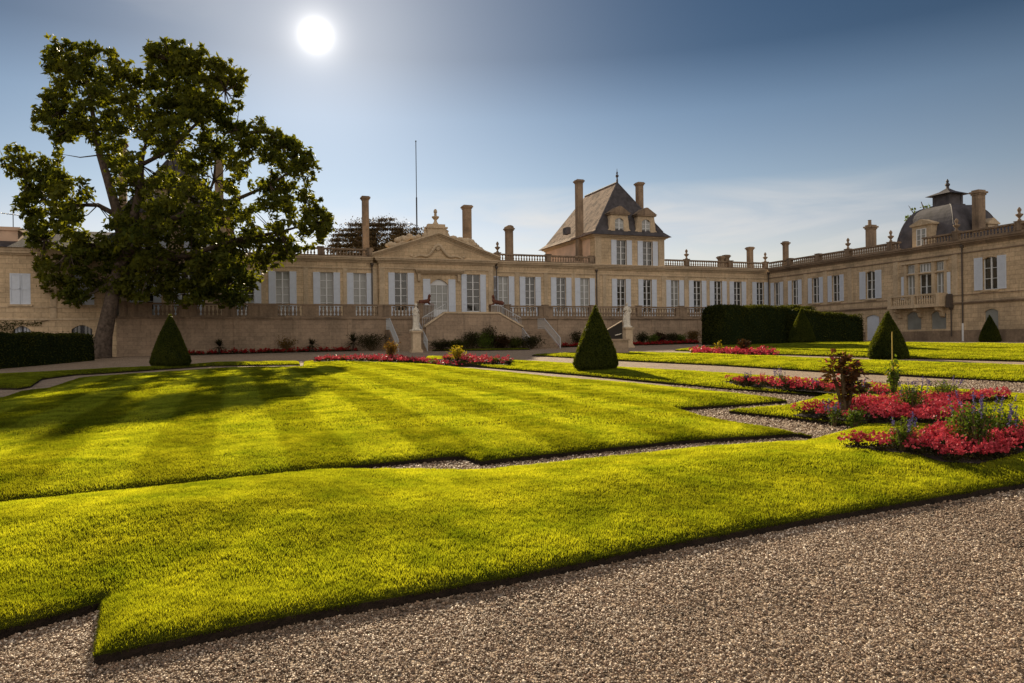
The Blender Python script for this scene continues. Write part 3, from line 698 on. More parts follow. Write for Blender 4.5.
# pediment
pm = MB(); b0, b1 = -.35, 1.2; zb = CZ + .46; ap = 11.45; hw = 5.55
pm.prism([(-hw, zb), (hw, zb), (0.05, ap)], lambda u, v, d: (u, d, v), b0, b1)
pd = bpart('pediment', pm, M['stone'], chateau)
rk = MB()
for sd in (-1, 1):
    ex = hw + .42; ux, uz = .05 * 1 - sd * ex, ap + .12 - zb; ln = math.hypot(ex, uz)
    for off, th, pr in ((-.14, .14, .06), (0, .12, .15), (.12, .12, .3), (.24, .12, .44)):
        a = (sd * ex, zb + off); b_ = (.05, ap + .05 + off)
        rk.prism([a, b_, (b_[0], b_[1] + th + .02), (a[0], a[1] + th)] if sd < 0 else [b_, a, (a[0], a[1] + th), (b_[0], b_[1] + th + .02)], lambda u, v, d: (u, d, v), b0 - pr, b1)
bpart('raking_cornice', rk, M['trim'], pd, chateau)
gr_ = MB()                                             # garland carved on the field
pts = []
for i in range(25):
    t = -1 + 2 * i / 24; pts.append((.05 + 2.4 * t, b0 - .07, 9.62 + 1.0 * math.exp(-(t / .33) ** 2) + .12 * math.cos(t * 9)))
gr_.tube(pts, [.08 + .1 * (1 - abs(-1 + 2 * i / 24)) for i in range(25)], 6)
gr_.ball((.05, b0 - .04, 10.5), .3, 10, (1, .4, 1.1)).ball((-2.4, b0 - .02, 9.72), .13, 8, (1.4, .5, 1)).ball((2.5, b0 - .02, 9.72), .13, 8, (1.4, .5, 1))
bpart('carved_garland', gr_, M['trim'], pd, chateau, True)
ac = MB()                                              # block and urn crowning the pediment, carving on the slopes
ac.box(-.85, .95, -.1, .6, 11.1, 12.3).box(-.95, 1.05, -.2, .7, 12.3, 12.45).box(-.75, .85, -.05, .55, 12.45, 12.7)
for sd in (-1, 1):
    ac.lathe(.05 + sd * 1.0, .2, [(.05, 11.2), (.3, 11.35), (.3, 11.7), (.14, 12.0), (.2, 12.15), (.05, 12.25)], 8)
ac.lathe(.05, .4, [(.3, 12.75), (.16, 12.95), (.12, 13.1), (.2, 13.2), (.34, 13.35), (.34, 13.45), (.13, 13.5), (.12, 13.75), (.18, 13.85), (.14, 14.05), (.03, 14.15)], 10)
bpart('crowning_block', ac, M['trim'], pd, chateau, False)
R2 = random.Random(3)
for sd in (-1, 1):
    cv = MB()
    for i in range(11):
        t = (1.6 + i * .27); x = .05 + sd * t * 1.03; zt = ap + .5 - (t / hw) * (ap - zb)
        cv.ball((x, .2 + R2.uniform(-.1, .1), zt + R2.uniform(.0, .25) + (.22 if 2 < i < 8 else 0)), R2.uniform(.16, .34), 8, (1.3, .8, .9))
    cv.tube([(sd * 1.6, .2, 11.3), (sd * 2.4, .2, 11.45), (sd * 3.2, .2, 10.9), (sd * 4.2, .2, 10.35)], [.14, .22, .24, .12], 7)
    bpart('carved_figures', cv, M['trim'], pd, chateau, True)

def chimney(s0, s1, b0, b1, z0, z1, cap='flat', m='dark_trim', pots=0):
    c = MB(); c.box(s0 - .08, s1 + .08, b0 - .08, b1 + .08, z0, z0 + .5).box(s0, s1, b0, b1, z0 + .5, z1 - .35)
    c.box(s0 - .06, s1 + .06, b0 - .06, b1 + .06, z1 - .35, z1 - .22).box(s0 - .14, s1 + .14, b0 - .14, b1 + .14, z1 - .22, z1 - .08).box(s0 - .06, s1 + .06, b0 - .06, b1 + .06, z1 - .08, z1)
    if cap == 'round':
        n = 8; mid = (s0 + s1) / 2; r = (s1 - s0) / 2 + .06
        c.prism([(mid + r * math.cos(PI * i / n), z1 + .0 + .55 * r * math.sin(PI * i / n)) for i in range(n + 1)], lambda u, v, d: (u, d, v), b0 - .06, b1 + .06)
    o = bpart('chimney', c, M[m], chateau)
    for k in range(pots):
        p = MB(); p.lathe(s0 + (s1 - s0) * (k + .5) / pots, (b0 + b1) / 2, [(.16, z1), (.14, z1 + .4), (.17, z1 + .42), (.17, z1 + .5)], 10); bpart('chimney_pot', p, M['terracotta'], o, chateau)
    return o
for a in ((-26.0, -25.45, 2, 2.8, 9, 18.6), (-18.75, -18.05, 2, 2.8, 9, 18.5)): chimney(*a)
chimney(-5.64, -5.05, 6, 6.6, 9.4, 16.1); chimney(4.55, 5.3, 6, 6.8, 9.4, 15.8)
chimney(9.08, 9.78, 6, 6.6, 9.4, 13.75, 'round')
chimney(35.1, 35.5, 5.6, 6.2, 9.4, 11.55); chimney(36.0, 36.5, 5.9, 6.5, 9.4, 11.75)
chimney(39.15, 39.65, 5.6, 6.2, 9.4, 12.75)

# towers: the right one in the open, its twin behind the big tree
def tower(s0, s1, wins, dormers):
    tw = MB(); Z0, Z1 = 9.0, 12.4; DEP = 12.3
    TF = lambda u, v, d: (u, -.12 + d, v)
    wallgrid(tw, TF, s0, s1, 8.95, Z1 - .25, [(c - .58, c + .58, 9.4, 11.95) for c in wins])
    tw.box(s0 + .01, s1 - .01, .2, DEP, Z0, Z1 - .24)
    for s in (s0, s1): tw.quad((s, -.12, 8.95), (s, .25, 8.95), (s, .25, Z1 - .25), (s, -.12, Z1 - .25))
    t = bpart('tower', tw, M['stone'], chateau)
    sw = MB(); sw.box(s0 - .025, s0 + .009, .9, DEP - .4, 9.5, Z1 - .26); bpart('side_wall', sw, M['pink'], t, chateau)
    e = MB(); e.box(s0 - .12, s1 + .12, -.24, DEP + .1, Z1 - .25, Z1 - .12).box(s0 - .3, s1 + .3, -.42, DEP + .3, Z1 - .12, Z1)
    e.box(s0 - .1, s1 + .1, -.22, -.123, 9.08, 9.22)
    for s in (s0 + .35, s1 - .35): e.box(s - .35, s + .35, -.18, -.123, 9.22, Z1 - .25)
    bpart('eaves', e, M['trim'], t, chateau)
    m_ = (s0 + s1) / 2; E = .62; rb, re, RZ = 2.4, 9.9, 18.3
    # bell-cast roof: eave ring, knee ring, ridge
    r = MB(); ring = lambda e_, z, k: [(s0 - E + e_, -E + e_ * k, z), (s1 + E - e_, -E + e_ * k, z), (s1 + E - e_, DEP + E - e_ * k, z), (s0 - E + e_, DEP + E - e_ * k, z)]
    A = ring(0, Z1 + .0, 1); Bq = ring(.75, Z1 + .55, .62); r.v = A + Bq + [(m_, rb, RZ), (m_, re, RZ)]
    for k in range(4): r.f.append((k, (k + 1) % 4, 4 + (k + 1) % 4, 4 + k))
    r.f += [(4, 5, 8), (6, 7, 9), (7, 4, 8, 9), (5, 6, 9, 8), (3, 2, 1, 0)]
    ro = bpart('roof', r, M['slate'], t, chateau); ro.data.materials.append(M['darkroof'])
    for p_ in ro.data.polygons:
        if p_.normal.y < -.3: p_.material_index = 1  # front slope's shade put into its colour by the darker roof material
    ri = MB(); ri.tube([(m_, rb, RZ + .03), (m_, re, RZ + .03)], .09, 6)
    for a_, b_ in ((4, 8), (5, 8)): ri.tube([r.v[a_], r.v[b_]], .07, 6)
    ri.lathe(m_, rb, [(.12, RZ), (.1, RZ + .3), (.06, RZ + .5), (.17, RZ + .62), (.17, RZ + .75), (.05, RZ + .85), (.11, RZ + 1.0), (.03, RZ + 1.15), (.02, RZ + 1.45)], 8)
    bpart('ridge_and_finial', ri, M['lead'], t, chateau)
    for c in wins: 
        f = window(t, chateau, c, -.12, 9.4, 1.16, 2.55, 4, shut=(.58, .58), sill=False, louvre=False)
    for c in dormers:
        d = MB(); z0 = Z1 + .02; DF = lambda u, v, dd: (u, -.25 + dd, v)
        wallgrid(d, DF, c - .95, c + .95, z0, 14.45, [(c - .5, c + .5, 12.75, 14.15, .25)], .2)
        d.box(c - .94, c + .94, .0, 2.6, z0, 14.44)
        for sd in (-1, 1):
            d.quad((c + sd * .95, -.25, z0), (c + sd * .95, .0, z0), (c + sd * .95, .0, 14.45), (c + sd * .95, -.25, 14.45))
            d.prism([(c + sd * .95, z0), (c + sd * 1.42, z0), (c + sd * 1.38, z0 + .4), (c + sd * 1.12, z0 + .65), (c + sd * 1.05, z0 + 1.5), (c + sd * .95, z0 + 1.9)], lambda u, v, dd: (u, dd, v), -.2, .15)
        do_ = bpart('dormer', d, M['trim'], t, chateau)
        p = MB(); p.box(c - 1.1, c + 1.1, -.42, 1.9, 14.45, 14.6); p.prism([(c - 1.2, 14.6), (c + 1.2, 14.6), (c + .12, 15.3), (c - .12, 15.3)], lambda u, v, dd: (u, dd, v), -.45, 2.6)
        bpart('dormer_pediment', p, M['dark_trim'], do_, chateau)
        f, g_ = win_meshes(1.0, 1.38, 3)
        for q, mm, nm in ((f, 'frame', 'window'), (g_, 'curtain', 'pane')):
            q.v = [(x + c, y * .8 - .27, z + 12.76) for x, y, z in q.v]; bpart(nm, q, M[mm], do_, chateau)
    return t
tR = tower(16.05, 23.95, (19.0, 22.0), (18.75, 21.8))
tower(-25.4, -17.9, (-23.4, -19.9), (-23.2, -20.1))
chimney(15.58, 16.17, 2.6, 3.3, 10.2, 18.4); chimney(23.6, 24.18, 4.2, 4.9, 11.5, 19.0)
sk = MB(); sk.box(15.55, 16.0, 5.3, 6.3, 13.25, 13.95); bpart('skylight', sk, M['lead'], tR, chateau)

mr_ = MB(); mr_.prism([(1.2, 9.5), (9.5, 9.5), (5.4, 10.15)], lambda u, v, d: (d, u, v), 24.2, SW + .5); bpart('low_roof', mr_, M['darkroof'], chateau)
mr_ = MB(); mr_.prism([(1.2, 9.5), (9.5, 9.5), (5.4, 10.05)], lambda u, v, d: (d, u, v), -17.7, -5.9); bpart('low_roof', mr_, M['darkroof'], chateau)
mr_ = MB(); mr_.prism([(1.2, 9.5), (9.5, 9.5), (5.4, 9.98)], lambda u, v, d: (d, u, v), 5.9, 15.5); bpart('low_roof', mr_, M['darkroof'], chateau)
# drain pipes
def pipe(s, b, z0, z1, hopper=True):
    p = MB(); p.tube([(s, b, z0), (s, b, z1)], .055, 8)
    if hopper: p.lathe(s, b, [(.06, z1 - .05), (.15, z1 + .12), (.15, z1 + .25)], 8)
    return p
for s in (-5.9, 5.62, 16.2): bpart('drain_pipe', pipe(s, -.48 if s == 5.62 else -.14, 4.05, 8.7), M['pipe'], chateau)

# ------------------------------------------------------------------ the right wing
wing = bthing('side_wing', 'two storey limestone wing of the house with stone balcony and dark domed roof', 'building wing', SW, 0, 1.3)
ww = MB(); UE = 40.0
VW = [(1.28, .42, 6.05), (4.05, .42, None), (6.9, .46, None), (9.6, .5, None), (13.9, .58, None), (25.2, .62, None), (31.0, .6, None), (35.5, .6, None)]
WZ0, WZ1 = 5.42, 7.95
VW = [(1.45, .45), (4.15, .47), (7.05, .5), (9.7, .5), (13.85, .55), (25.25, .6), (31.0, .6), (36.0, .6)]
wh = [(u - h, u + h, WZ0 if i != 0 else 4.3, WZ1, .18 if i > 3 else .0) for i, (u, h) in enumerate(VW)]
TR = [(17.75, 18.55), (18.95, 20.15), (20.55, 21.35)]
wh += [(a, b_, 5.05, 7.15) for a, b_ in TR] + [(a, b_, 7.3, 8.05) for a, b_ in TR]
wb = [(13.3, 14.75, 1.2, 3.95, .2), (17.65, 19.1, 2.5, 4.05, .3), (20.05, 21.45, 2.5, 4.05, .3), (24.75, 25.85, 2.3, 3.95, .2), (30.3, 31.6, 2.3, 3.95, .2)]
wallgrid(ww, WNG, 0, UE, .8, CZ, wh + wb)
ww.box(SW + .35, SW + 11, -UE, -.4, .8, 9.5); ww.quad((SW, -UE, .8), (SW + .4, -UE, .8), (SW + .4, -UE, CZ), (SW, -UE, CZ))
bpart('wall', ww, M['stone_wing'], wing)
wc = MB(); cornice_w(wc, .5, UE, CZ, CST); cornice_w(wc, 0, UE, 4.42, [(.08, .08), (.1, .15)]); cornice_w(wc, 0, UE, 5.12, [(.07, .05)]); cornice_w(wc, 0, UE, 8.45, [(.09, .07)])
cornice_w(wc, 0, 13.2, 1.0, [(1.4, .06)]); cornice_w(wc, 14.85, UE, 1.0, [(1.35, .06)])
bpart('string_course', wc, M['dark_trim'], wing)
for u in (2.75, 5.65, 8.35, 11.45, 16.6, 22.3, 28.2, 33.4):
    wp = MB(); wp.box(SW - .055, SW - .003, -u - .25, -u + .25, 5.2, 8.45); bpart('pilaster', wp, M['trim'], wing)
for i, (u, h) in enumerate(VW):
    z0 = 4.3 if i == 0 else WZ0
    window(wing, wing, SW, -u, z0, 2 * h, WZ1 - z0, 3, rz=-PI / 2, shut=(.5, .5) if i < 4 else (.68, .68), louvre=i > 1, glass='glass', sill=True)
for i, (a, b_) in enumerate(TR):
    window(wing, wing, SW, -(a + b_) / 2, 5.05, b_ - a, 2.1, 2, rz=-PI / 2, shut=(0, 0), panel=0, glass='glass' if i == 1 else 'curtain', sill=False)
    f, g_ = MB(), None
    f.box(SW + .14, SW + .2, -b_, -a, 7.3, 8.05); t_ = bpart('fanlight', f, M['frame'], wing)
    bars = MB()
    for k in range(4): uu = a + (b_ - a) * (k + .5) / 4; bars.box(SW + .1, SW + .139, -uu - .05, -uu + .05, 7.38, 7.97)
    bpart('glazing', bars, M['curtain'], t_, wing)
m = MB()
for u0_, u1_ in ((17.5, 17.75), (18.6, 18.9), (20.2, 20.5), (21.35, 21.6)): m.box(SW - .1, SW - .003, -u1_, -u0_, 5.0, 8.1)
m.box(SW - .12, SW - .003, -21.7, -17.4, 7.17, 7.28).box(SW - .2, SW - .003, -21.8, -17.3, 8.1, 8.25)
bpart('window_surround', m, M['trim'], wing)
for sd in (17.2, 21.6):
    m = MB(); m.box(SW - .06, SW - .02, -sd - .3 + .0, -sd, 5.1, 7.1); bpart('shutter', m, M['white'], wing)
for (a, b_, c_, d_, *_) in wb:                         # ground floor doors and blind arches
    m = MB(); m.box(SW + .12, SW + .2, -b_, -a, c_, d_); m.box(SW + .1, SW + .12, -(a + b_) / 2 - .03, -(a + b_) / 2 + .03, c_, d_ - .1)
    o_ = bpart('cellar_door' if c_ < 2 else 'blind_window', m, M['white'] if c_ < 2 else M['curtain'], wing)
bl = MB(); cz = 4.3                                     # balcony
bl.box(SW - 1.05, SW - .003, -21.7, -16.6, cz, cz + .18)
for u in (17.1, 19.15, 21.2):
    bl.prism([(SW - .003, cz), (SW - .85, cz), (SW - .75, cz - .25), (SW - .35, cz - .4), (SW - .2, cz - .75), (SW - .003, cz - .85)], lambda p, q, d: (p, d, q), -u - .16, -u + .16)
bo = bpart('balcony', bl, M['trim'], wing)
br_ = MB(); br_.box(SW - 1.02, SW - .78, -21.68, -16.62, cz + .98, cz + 1.12).box(SW - 1.0, SW - .8, -21.68, -16.62, cz + .18, cz + .28)
for u in (16.8, 19.15, 21.5): br_.box(SW - 1.04, SW - .76, -u - .17, -u + .17, cz + .18, cz + 1.0)
for u in (16.72, 21.58): br_.box(SW - .76, SW - .003, -u - .1, -u + .1, cz + .18, cz + 1.12)
bpart('parapet', br_, M['trim'], bo, wing)
def baluster_mesh(h, r, m='trim'):
    b = MB(); b.lathe(0, 0, [(r * .9, 0), (r * .9, h * .08), (r * .5, h * .12), (r * .95, h * .3), (r, h * .38), (r * .6, h * .6), (r * .42, h * .8), (r * .6, h * .86), (r * .85, h * .92), (r * .85, h)], 8)
    return mesh('baluster', b, M[m], True)
bm_ = baluster_mesh(.7, .085)
for a0, a1 in ((17.1, 18.85), (19.45, 21.25)):
    n = 8
    for k in range(n): obj('baluster', bm_, bo, (-.9, -(a0 + (a1 - a0) * (k + .5) / n), cz + .28 - 1.3))
hp = MB(); hp.box(SW - .5, SW - .1, -22.2, -21.8, 4.2, 5.3, .05); bpart('hopper_box', hp, M['pipe'], wing)
for u, z in ((23.0, 8.9), (22.0, 4.0), (.25, 8.9)):
    p = pipe(SW - .12, -u, 1.9, z); bpart('drain_pipe', p, M['pipe'], wing)
p = MB(); p.tube([(SW - .12, -23.0, 1.4), (SW - .12, -23.0, 2.9)], .075, 8); bpart('pipe_foot', p, M['frame'], wing)
wr = MB(); wr.prism([(SW + .8, 9.45), (SW + 10.6, 9.45), (SW + 5.6, 11.0), (SW + 3, 10.35)], lambda u, v, d: (u, d, v), -39.5, -.9); bpart('roof', wr, M['darkroof'], wing)
# dome over the wing
DS0, DS1, DB0, DB1 = 38.5, 44.3, -21.1, -15.3
dm = MB(); n = 14; cs, cbm = (DS0 + DS1) / 2, (DB0 + DB1) / 2; hwS = (DS1 - DS0) / 2
zb_, zt_ = 8.9, 13.25; topw = .95
rings = []
for i in range(n + 1):
    a = PI / 2 * i / n; r = topw + (hwS - topw) * math.cos(a) ** .85; z = zb_ + (zt_ - zb_) * math.sin(a) ** 1.0
    rings.append((r, z))
for r, z in rings: dm.v += [(cs - r, cbm - r, z), (cs + r, cbm - r, z), (cs + r, cbm + r, z), (cs - r, cbm + r, z)]
for i in range(n):
    for k in range(4): dm.f.append((i * 4 + k, i * 4 + (k + 1) % 4, (i + 1) * 4 + (k + 1) % 4, (i + 1) * 4 + k))
dm.f.append((n * 4, n * 4 + 1, n * 4 + 2, n * 4 + 3))
dome = bpart('dome', dm, M['lead'], wing)
hips = MB()
for k in range(4): hips.tube([dm.v[i * 4 + k] for i in range(n + 1)], .06, 6)
bpart('hip_roll', hips, M['lead'], dome, wing)
lt = MB(); lt.box(cs - .95, cs + .95, cbm - .95, cbm + .95, 13.23, 13.4).box(cs - .78, cs + .78, cbm - .78, cbm + .78, 13.4, 14.25)
for sx in (-.7, .7):
    for sy in (-.7, .7): lt.box(cs + sx - .12, cs + sx + .12, cbm + sy - .12, cbm + sy + .12, 13.4, 14.26)
lant = bpart('lantern', lt, M['lead'], dome, wing)
lr = MB(); lr.v = [(cs - 1.25, cbm - 1.25, 14.25), (cs + 1.25, cbm - 1.25, 14.25), (cs + 1.25, cbm + 1.25, 14.25), (cs - 1.25, cbm + 1.25, 14.25), (cs - .45, cbm - .45, 14.6), (cs + .45, cbm - .45, 14.6), (cs + .45, cbm + .45, 14.6), (cs - .45, cbm + .45, 14.6), (cs, cbm, 14.95)]
lr.f = [(3, 2, 1, 0)] + [(k, (k + 1) % 4, 4 + (k + 1) % 4, 4 + k) for k in range(4)] + [(4 + k, 4 + (k + 1) % 4, 8) for k in range(4)]
lr.lathe(cs, cbm, [(.14, 14.85), (.12, 15.05), (.2, 15.15), (.2, 15.27), (.08, 15.35), (.13, 15.5), (.03, 15.7)], 8)
bpart('lantern_roof', lr, M['darkroof'], lant, wing)
def wdormer(u, s, w, z0, z1, ax):
    d = MB(); d.box(s, s + 2.0, -u - w / 2, -u + w / 2, z0, z1) if ax == 's' else d.box(s - w / 2, s + w / 2, -u, -u + 2.0, z0, z1)
    o = bpart('dormer', d, M['trim'], dome, wing)
    p = MB()
    if ax == 's': p.box(s - .15, s + 2.2, -u - w / 2 - .15, -u + w / 2 + .15, z1, z1 + .14).prism([(-u - w / 2 - .15, z1 + .14), (-u + w / 2 + .15, z1 + .14), (-u, z1 + .55)], lambda a, b, d_: (d_, a, b), s - .12, s + 2)
    else: p.box(s - w / 2 - .12, s + w / 2 + .12, -u - .15, -u + 2.2, z1, z1 + .12).prism([(s - w / 2 - .12, z1 + .12), (s + w / 2 + .12, z1 + .12), (s, z1 + .55)], lambda a, b, d_: (a, d_, b), -u - .12, -u + 2)
    bpart('dormer_pediment', p, M['trim'], o, wing)
    f, g_ = win_meshes(w * .5, (z1 - z0) * .75, 3)
    for q, mm, nm in ((f, 'frame', 'window'), (g_, 'curtain', 'pane')):
        q.v = [((s - .24 + y, -u - x, z + z0 + .2) if ax == 's' else (s + x, -u + y - .24, z + z0 + .2)) for x, y, z in q.v]; bpart(nm, q, M[mm], o, wing)
wdormer(18.35, 38.1, 1.9, 9.5, 11.45, 's'); wdormer(21.6, 42.35, 1.15, 9.6, 11.25, 'b')
def wchim(s0, s1, b0, b1, z0, z1, pot=False):
    c = MB(); c.box(s0, s1, b0, b1, z0, z1 - .35).box(s0 - .06, s1 + .06, b0 - .06, b1 + .06, z1 - .35, z1 - .2).box(s0 - .15, s1 + .15, b0 - .15, b1 + .15, z1 - .2, z1 - .05).box(s0 - .02, s1 + .02, b0 - .02, b1 + .02, z1 - .05, z1 + .08)
    o = bpart('chimney', c, M['dark_trim'], wing)
    if pot: p = MB(); p.lathe((s0 + s1) / 2 - .25, b1 - .4, [(.17, z1), (.15, z1 + .5), (.19, z1 + .55)], 8); bpart('chimney_pot', p, M['dark_trim'], o, wing)
wchim(41.6, 42.4, -9.55, -8.95, 9.4, 13.0, True); wchim(41.6, 42.1, 2.5, 2.95, 9.4, 13.0); wchim(40.5, 41.3, -21.75, -21.15, 9.4, 13.95)

# ------------------------------------------------------------------ roof balustrades (runs between pedestals)
BAL = baluster_mesh(.46, .09, 'dark_trim')
FIN = [(.13, 0), (.13, .1), (.06, .18), (.1, .26), (.24, .42), (.27, .5), (.1, .55), (.08, .66), (.13, .74), (.14, .86), (.08, .95), (.04, 1.02)]
def balustrade(name, label, a, b_, z, posts, group, fins=(), hi=.72, th=.16, bal=BAL, m='dark_trim', pitch=.27, balh=.46, solid=()):
    # a, b_: (s, b) ends; posts: distances along of pedestals
    dx_, dy_ = b_[0] - a[0], b_[1] - a[1]; ln = math.hypot(dx_, dy_); ang = math.atan2(dy_, dx_)
    o = thing(name, label, 'balustrade', L2W(a[0], a[1], z), TH + ang, group)
    r = MB(); r.box(0, ln, -th, th, 0, .12); obj('plinth', mesh('plinth', r, M[m]), o)
    r = MB(); r.box(0, ln, -th - .02, th + .02, hi - .13, hi); obj('coping', mesh('coping', r, M[m]), o)
    for p in posts:
        r = MB(); r.box(p - .24, p + .24, -th - .05, th + .05, .12, hi + .03).box(p - .29, p + .29, -th - .09, th + .09, hi + .03, hi + .1); po = obj('pedestal', mesh('pedestal', r, M[m]), o)
        if p in fins:
            r = MB(); r.lathe(p, 0, [(q[0], q[1] + hi + .1) for q in FIN], 10); obj('urn', mesh('urn', r, M[m], True), po)
    sol = [(p - .26, p + .26) for p in posts] + list(solid)
    for u0, u1 in solid:
        r = MB(); r.box(u0, u1, -th + .02, th - .02, .12, hi - .13); obj('panel', mesh('panel', r, M[m]), o)
    n = int(ln / pitch); cnt = 0
    for k in range(n):
        x = (k + .5) * ln / n
        if any(p0 < x < p1 for p0, p1 in sol): continue
        cnt += 1
        if cnt > 100: break
        obj('baluster', bal, o, (x, 0, .12))
    return o
RG = 'stone balustrades along the roof edge'; RZ_ = CZ + .461
balustrade('roof_balustrade', 'roof balustrade left of the pediment, partly behind the tall tree', (-17.8, -.15), (-5.75, -.15), RZ_, (.3, 4, 7.5, 11.7), RG)
balustrade('roof_balustrade', 'roof balustrade between the pediment and the slate roofed tower', (5.4, -.15), (16.0, -.15), RZ_, (.45, 5.6, 10.2), RG, (.45,))
balustrade('roof_balustrade', 'roof balustrade between the tower and the inner corner with the wing', (24.0, -.15), (36.9, -.15), RZ_, (2.6, 8.0, 12.6), RG, (2.6, 12.6))
balustrade('roof_balustrade', 'wing roof balustrade from the inner corner to the domed roof', (SW - .15, -.4), (SW - .15, -17.2), RZ_, (3.2, 7.2, 11.0, 15.85), RG, (11.0, 15.85))
balustrade('roof_balustrade', 'wing roof balustrade running from the dome out of the frame', (SW - .15, -19.5), (SW - .15, -39), RZ_, (3.1, 8.15, 13.5), RG, (3.1, 8.15))

# ------------------------------------------------------------------ terrace, its balustrades and the double stair
QT = -5.0                                              # front face of the terrace wall
ter = bthing('terrace_wall', 'long rough stone retaining wall of the raised terrace before the house', 'retaining wall', 0, QT, 1.0)
m = MB(); m.box(-25.345, SW - .3, QT, .3, .3, 3.86); bpart('wall', m, M['stone_old'], ter)
m = MB(); m.box(-25.3, SW - .35, QT - .14, .28, 3.864, 4.0); bpart('coping', m, M['dark_trim'], ter)
for s in (-21.5, -17.2, -12.8, -8.6, 9.9, 14.5, 19.6, 24.7, 30):
    m = MB(); m.box(s - .18, s + .18, QT - .06, QT - .003, .3, 3.86); bpart('pilaster', m, M['stone_old'], ter)
TB = baluster_mesh(.74, .125, 'dark_trim'); TG = 'terrace balustrades'
balustrade('terrace_balustrade', 'stone terrace balustrade left of the central stairs, running to the tree', (-25.2, QT + .1), (-2.5, QT + .1), 4.0, (.3, 22.45), TG, hi=1.05, th=.15, bal=TB, m='dark_trim', pitch=.29, solid=((.55, 2.2), (4.0, 5.3), (7.0, 8.1), (8.9, 11.1), (12.9, 14.2), (16.1, 17.1), (18.9, 20.0)))
balustrade('terrace_balustrade', 'stone terrace balustrade right of the central stairs, running to the hedge', (4.7, QT + .1), (32.5, QT + .1), 4.0, (.3, 3.9, 8.6, 13.4, 18.0, 22.6, 27.3), TG, hi=1.05, th=.15, bal=TB, m='dark_trim', pitch=.28, solid=((3.2, 4.6),(8.2, 9.0), (17.4, 18.6)))
st = bthing('double_staircase', 'pale stone double staircase and landing leading up to the terrace door', 'staircase', .8, QT - 4, 1.1)
# bastion with sloping shoulders
m = MB(); m.prism([(-3.3, .7), (4.75, .7), (4.75, 3.05), (2.75, 4.15), (-1.75, 4.15), (-3.3, 3.1)], FAC, -9.0, -8.65)
m.box(-1.9, 2.9, -8.65, QT - .003, 2.4, 3.98)
bpart('bastion', m, M['stone_old'], st)
m = MB()
for a, b_ in (((-3.42, 3.06), (-1.78, 4.15)), ((2.78, 4.15), (4.87, 3.0))): m.prism([a, b_, (b_[0], b_[1] + .14), (a[0], a[1] + .14)], FAC, -9.08, -8.57)
m.box(-1.78, 2.78, -9.08, -8.57, 4.152, 4.29); bpart('coping', m, M['trim'], st)
m = MB()
for sd, x0 in ((-1, -1.9), (1, 2.9)):                   # upper flights down to the side landings
    for k in range(6): xa = x0 + sd * .28 * k; xb = x0 + sd * .28 * (k + 1); m.box(min(xa, xb), max(xa, xb), -8.64, QT - .01, .8, 3.98 - .17 * (k + 1))
bpart('upper_flight', m, M['stone_old'], st)
for s0, s1 in ((-5.75, -3.35), (5.0, 7.85)):
    m = MB(); ztop = 2.95; g0 = gl((s0 + s1) / 2, -9.8)
    m.box(s0, s1, -6.6, QT - .004, .6, ztop); n = int(round((ztop - g0) / .17)); 
    for k in range(1, n): m.box(s0, s1, -6.6 - .33 * k, -6.6 - .33 * (k - 1) - .001, .6, ztop - (ztop - g0) * k / n - .05).box(s0 - .02, s1 + .02, -6.6 - .33 * k - .045, -6.6 - .33 * (k - 1) - .001, ztop - (ztop - g0) * k / n - .05, ztop - (ztop - g0) * k / n)
    bpart('lower_flight', m, M['stone_old'], st)
    for s in (s0 + .08, s1 - .08):
        r = MB(); n2 = 13; yb = -6.6 - .33 * n
        top = lambda t: (s, QT - .3 + (yb - QT + .3) * t, 0)
        def zt(y): return 3.85 if y > -6.6 else 3.85 - (-6.6 - y) / (.33 * n) * (ztop - g0)
        ys_ = [QT - .15, -6.6, yb]; r.tube([(s, y, zt(y)) for y in ys_], .035, 6); r.tube([(s, y, zt(y) - .72) for y in ys_], .02, 6)
        k = 0; y = QT - .15
        while y > yb: r.tube([(s, y, zt(y)), (s, y, zt(y) - .9)], .014, 4); y -= .15
        r.tube([(s, yb, zt(yb)), (s, yb, g0 - .02)], .04, 6)
        bpart('hand_rail', r, M['metalwhite'], st)
for s0, s1 in ((-2.45, -1.35), (3.55, 4.65)):
    r = MB(); r.tube([(s0, QT + .05, 5.05), (s1, QT + .05, 5.05)], .03, 6); r.tube([(s0, QT + .05, 4.12), (s1, QT + .05, 4.12)], .02, 6)
    for k in range(10): x = s0 + (s1 - s0) * k / 9; r.tube([(x, QT + .05, 4.0), (x, QT + .05, 5.05)], .014, 4)
    bpart('guard_rail', r, M['metalwhite'], st)
for sd, x0, x1 in ((-1, -1.5, -3.4), (1, 2.9, 4.95)):
    r = MB(); y = -8.3; r.tube([(x0, y, 4.95), (x1, y, 3.85)], .03, 6)
    for k in range(14): t = k / 13; x = x0 + (x1 - x0) * t; r.tube([(x, y, 4.95 - 1.1 * t), (x, y, 3.95 - 1.1 * t)], .014, 4)
    bpart('hand_rail', r, M['metalwhite'], st)

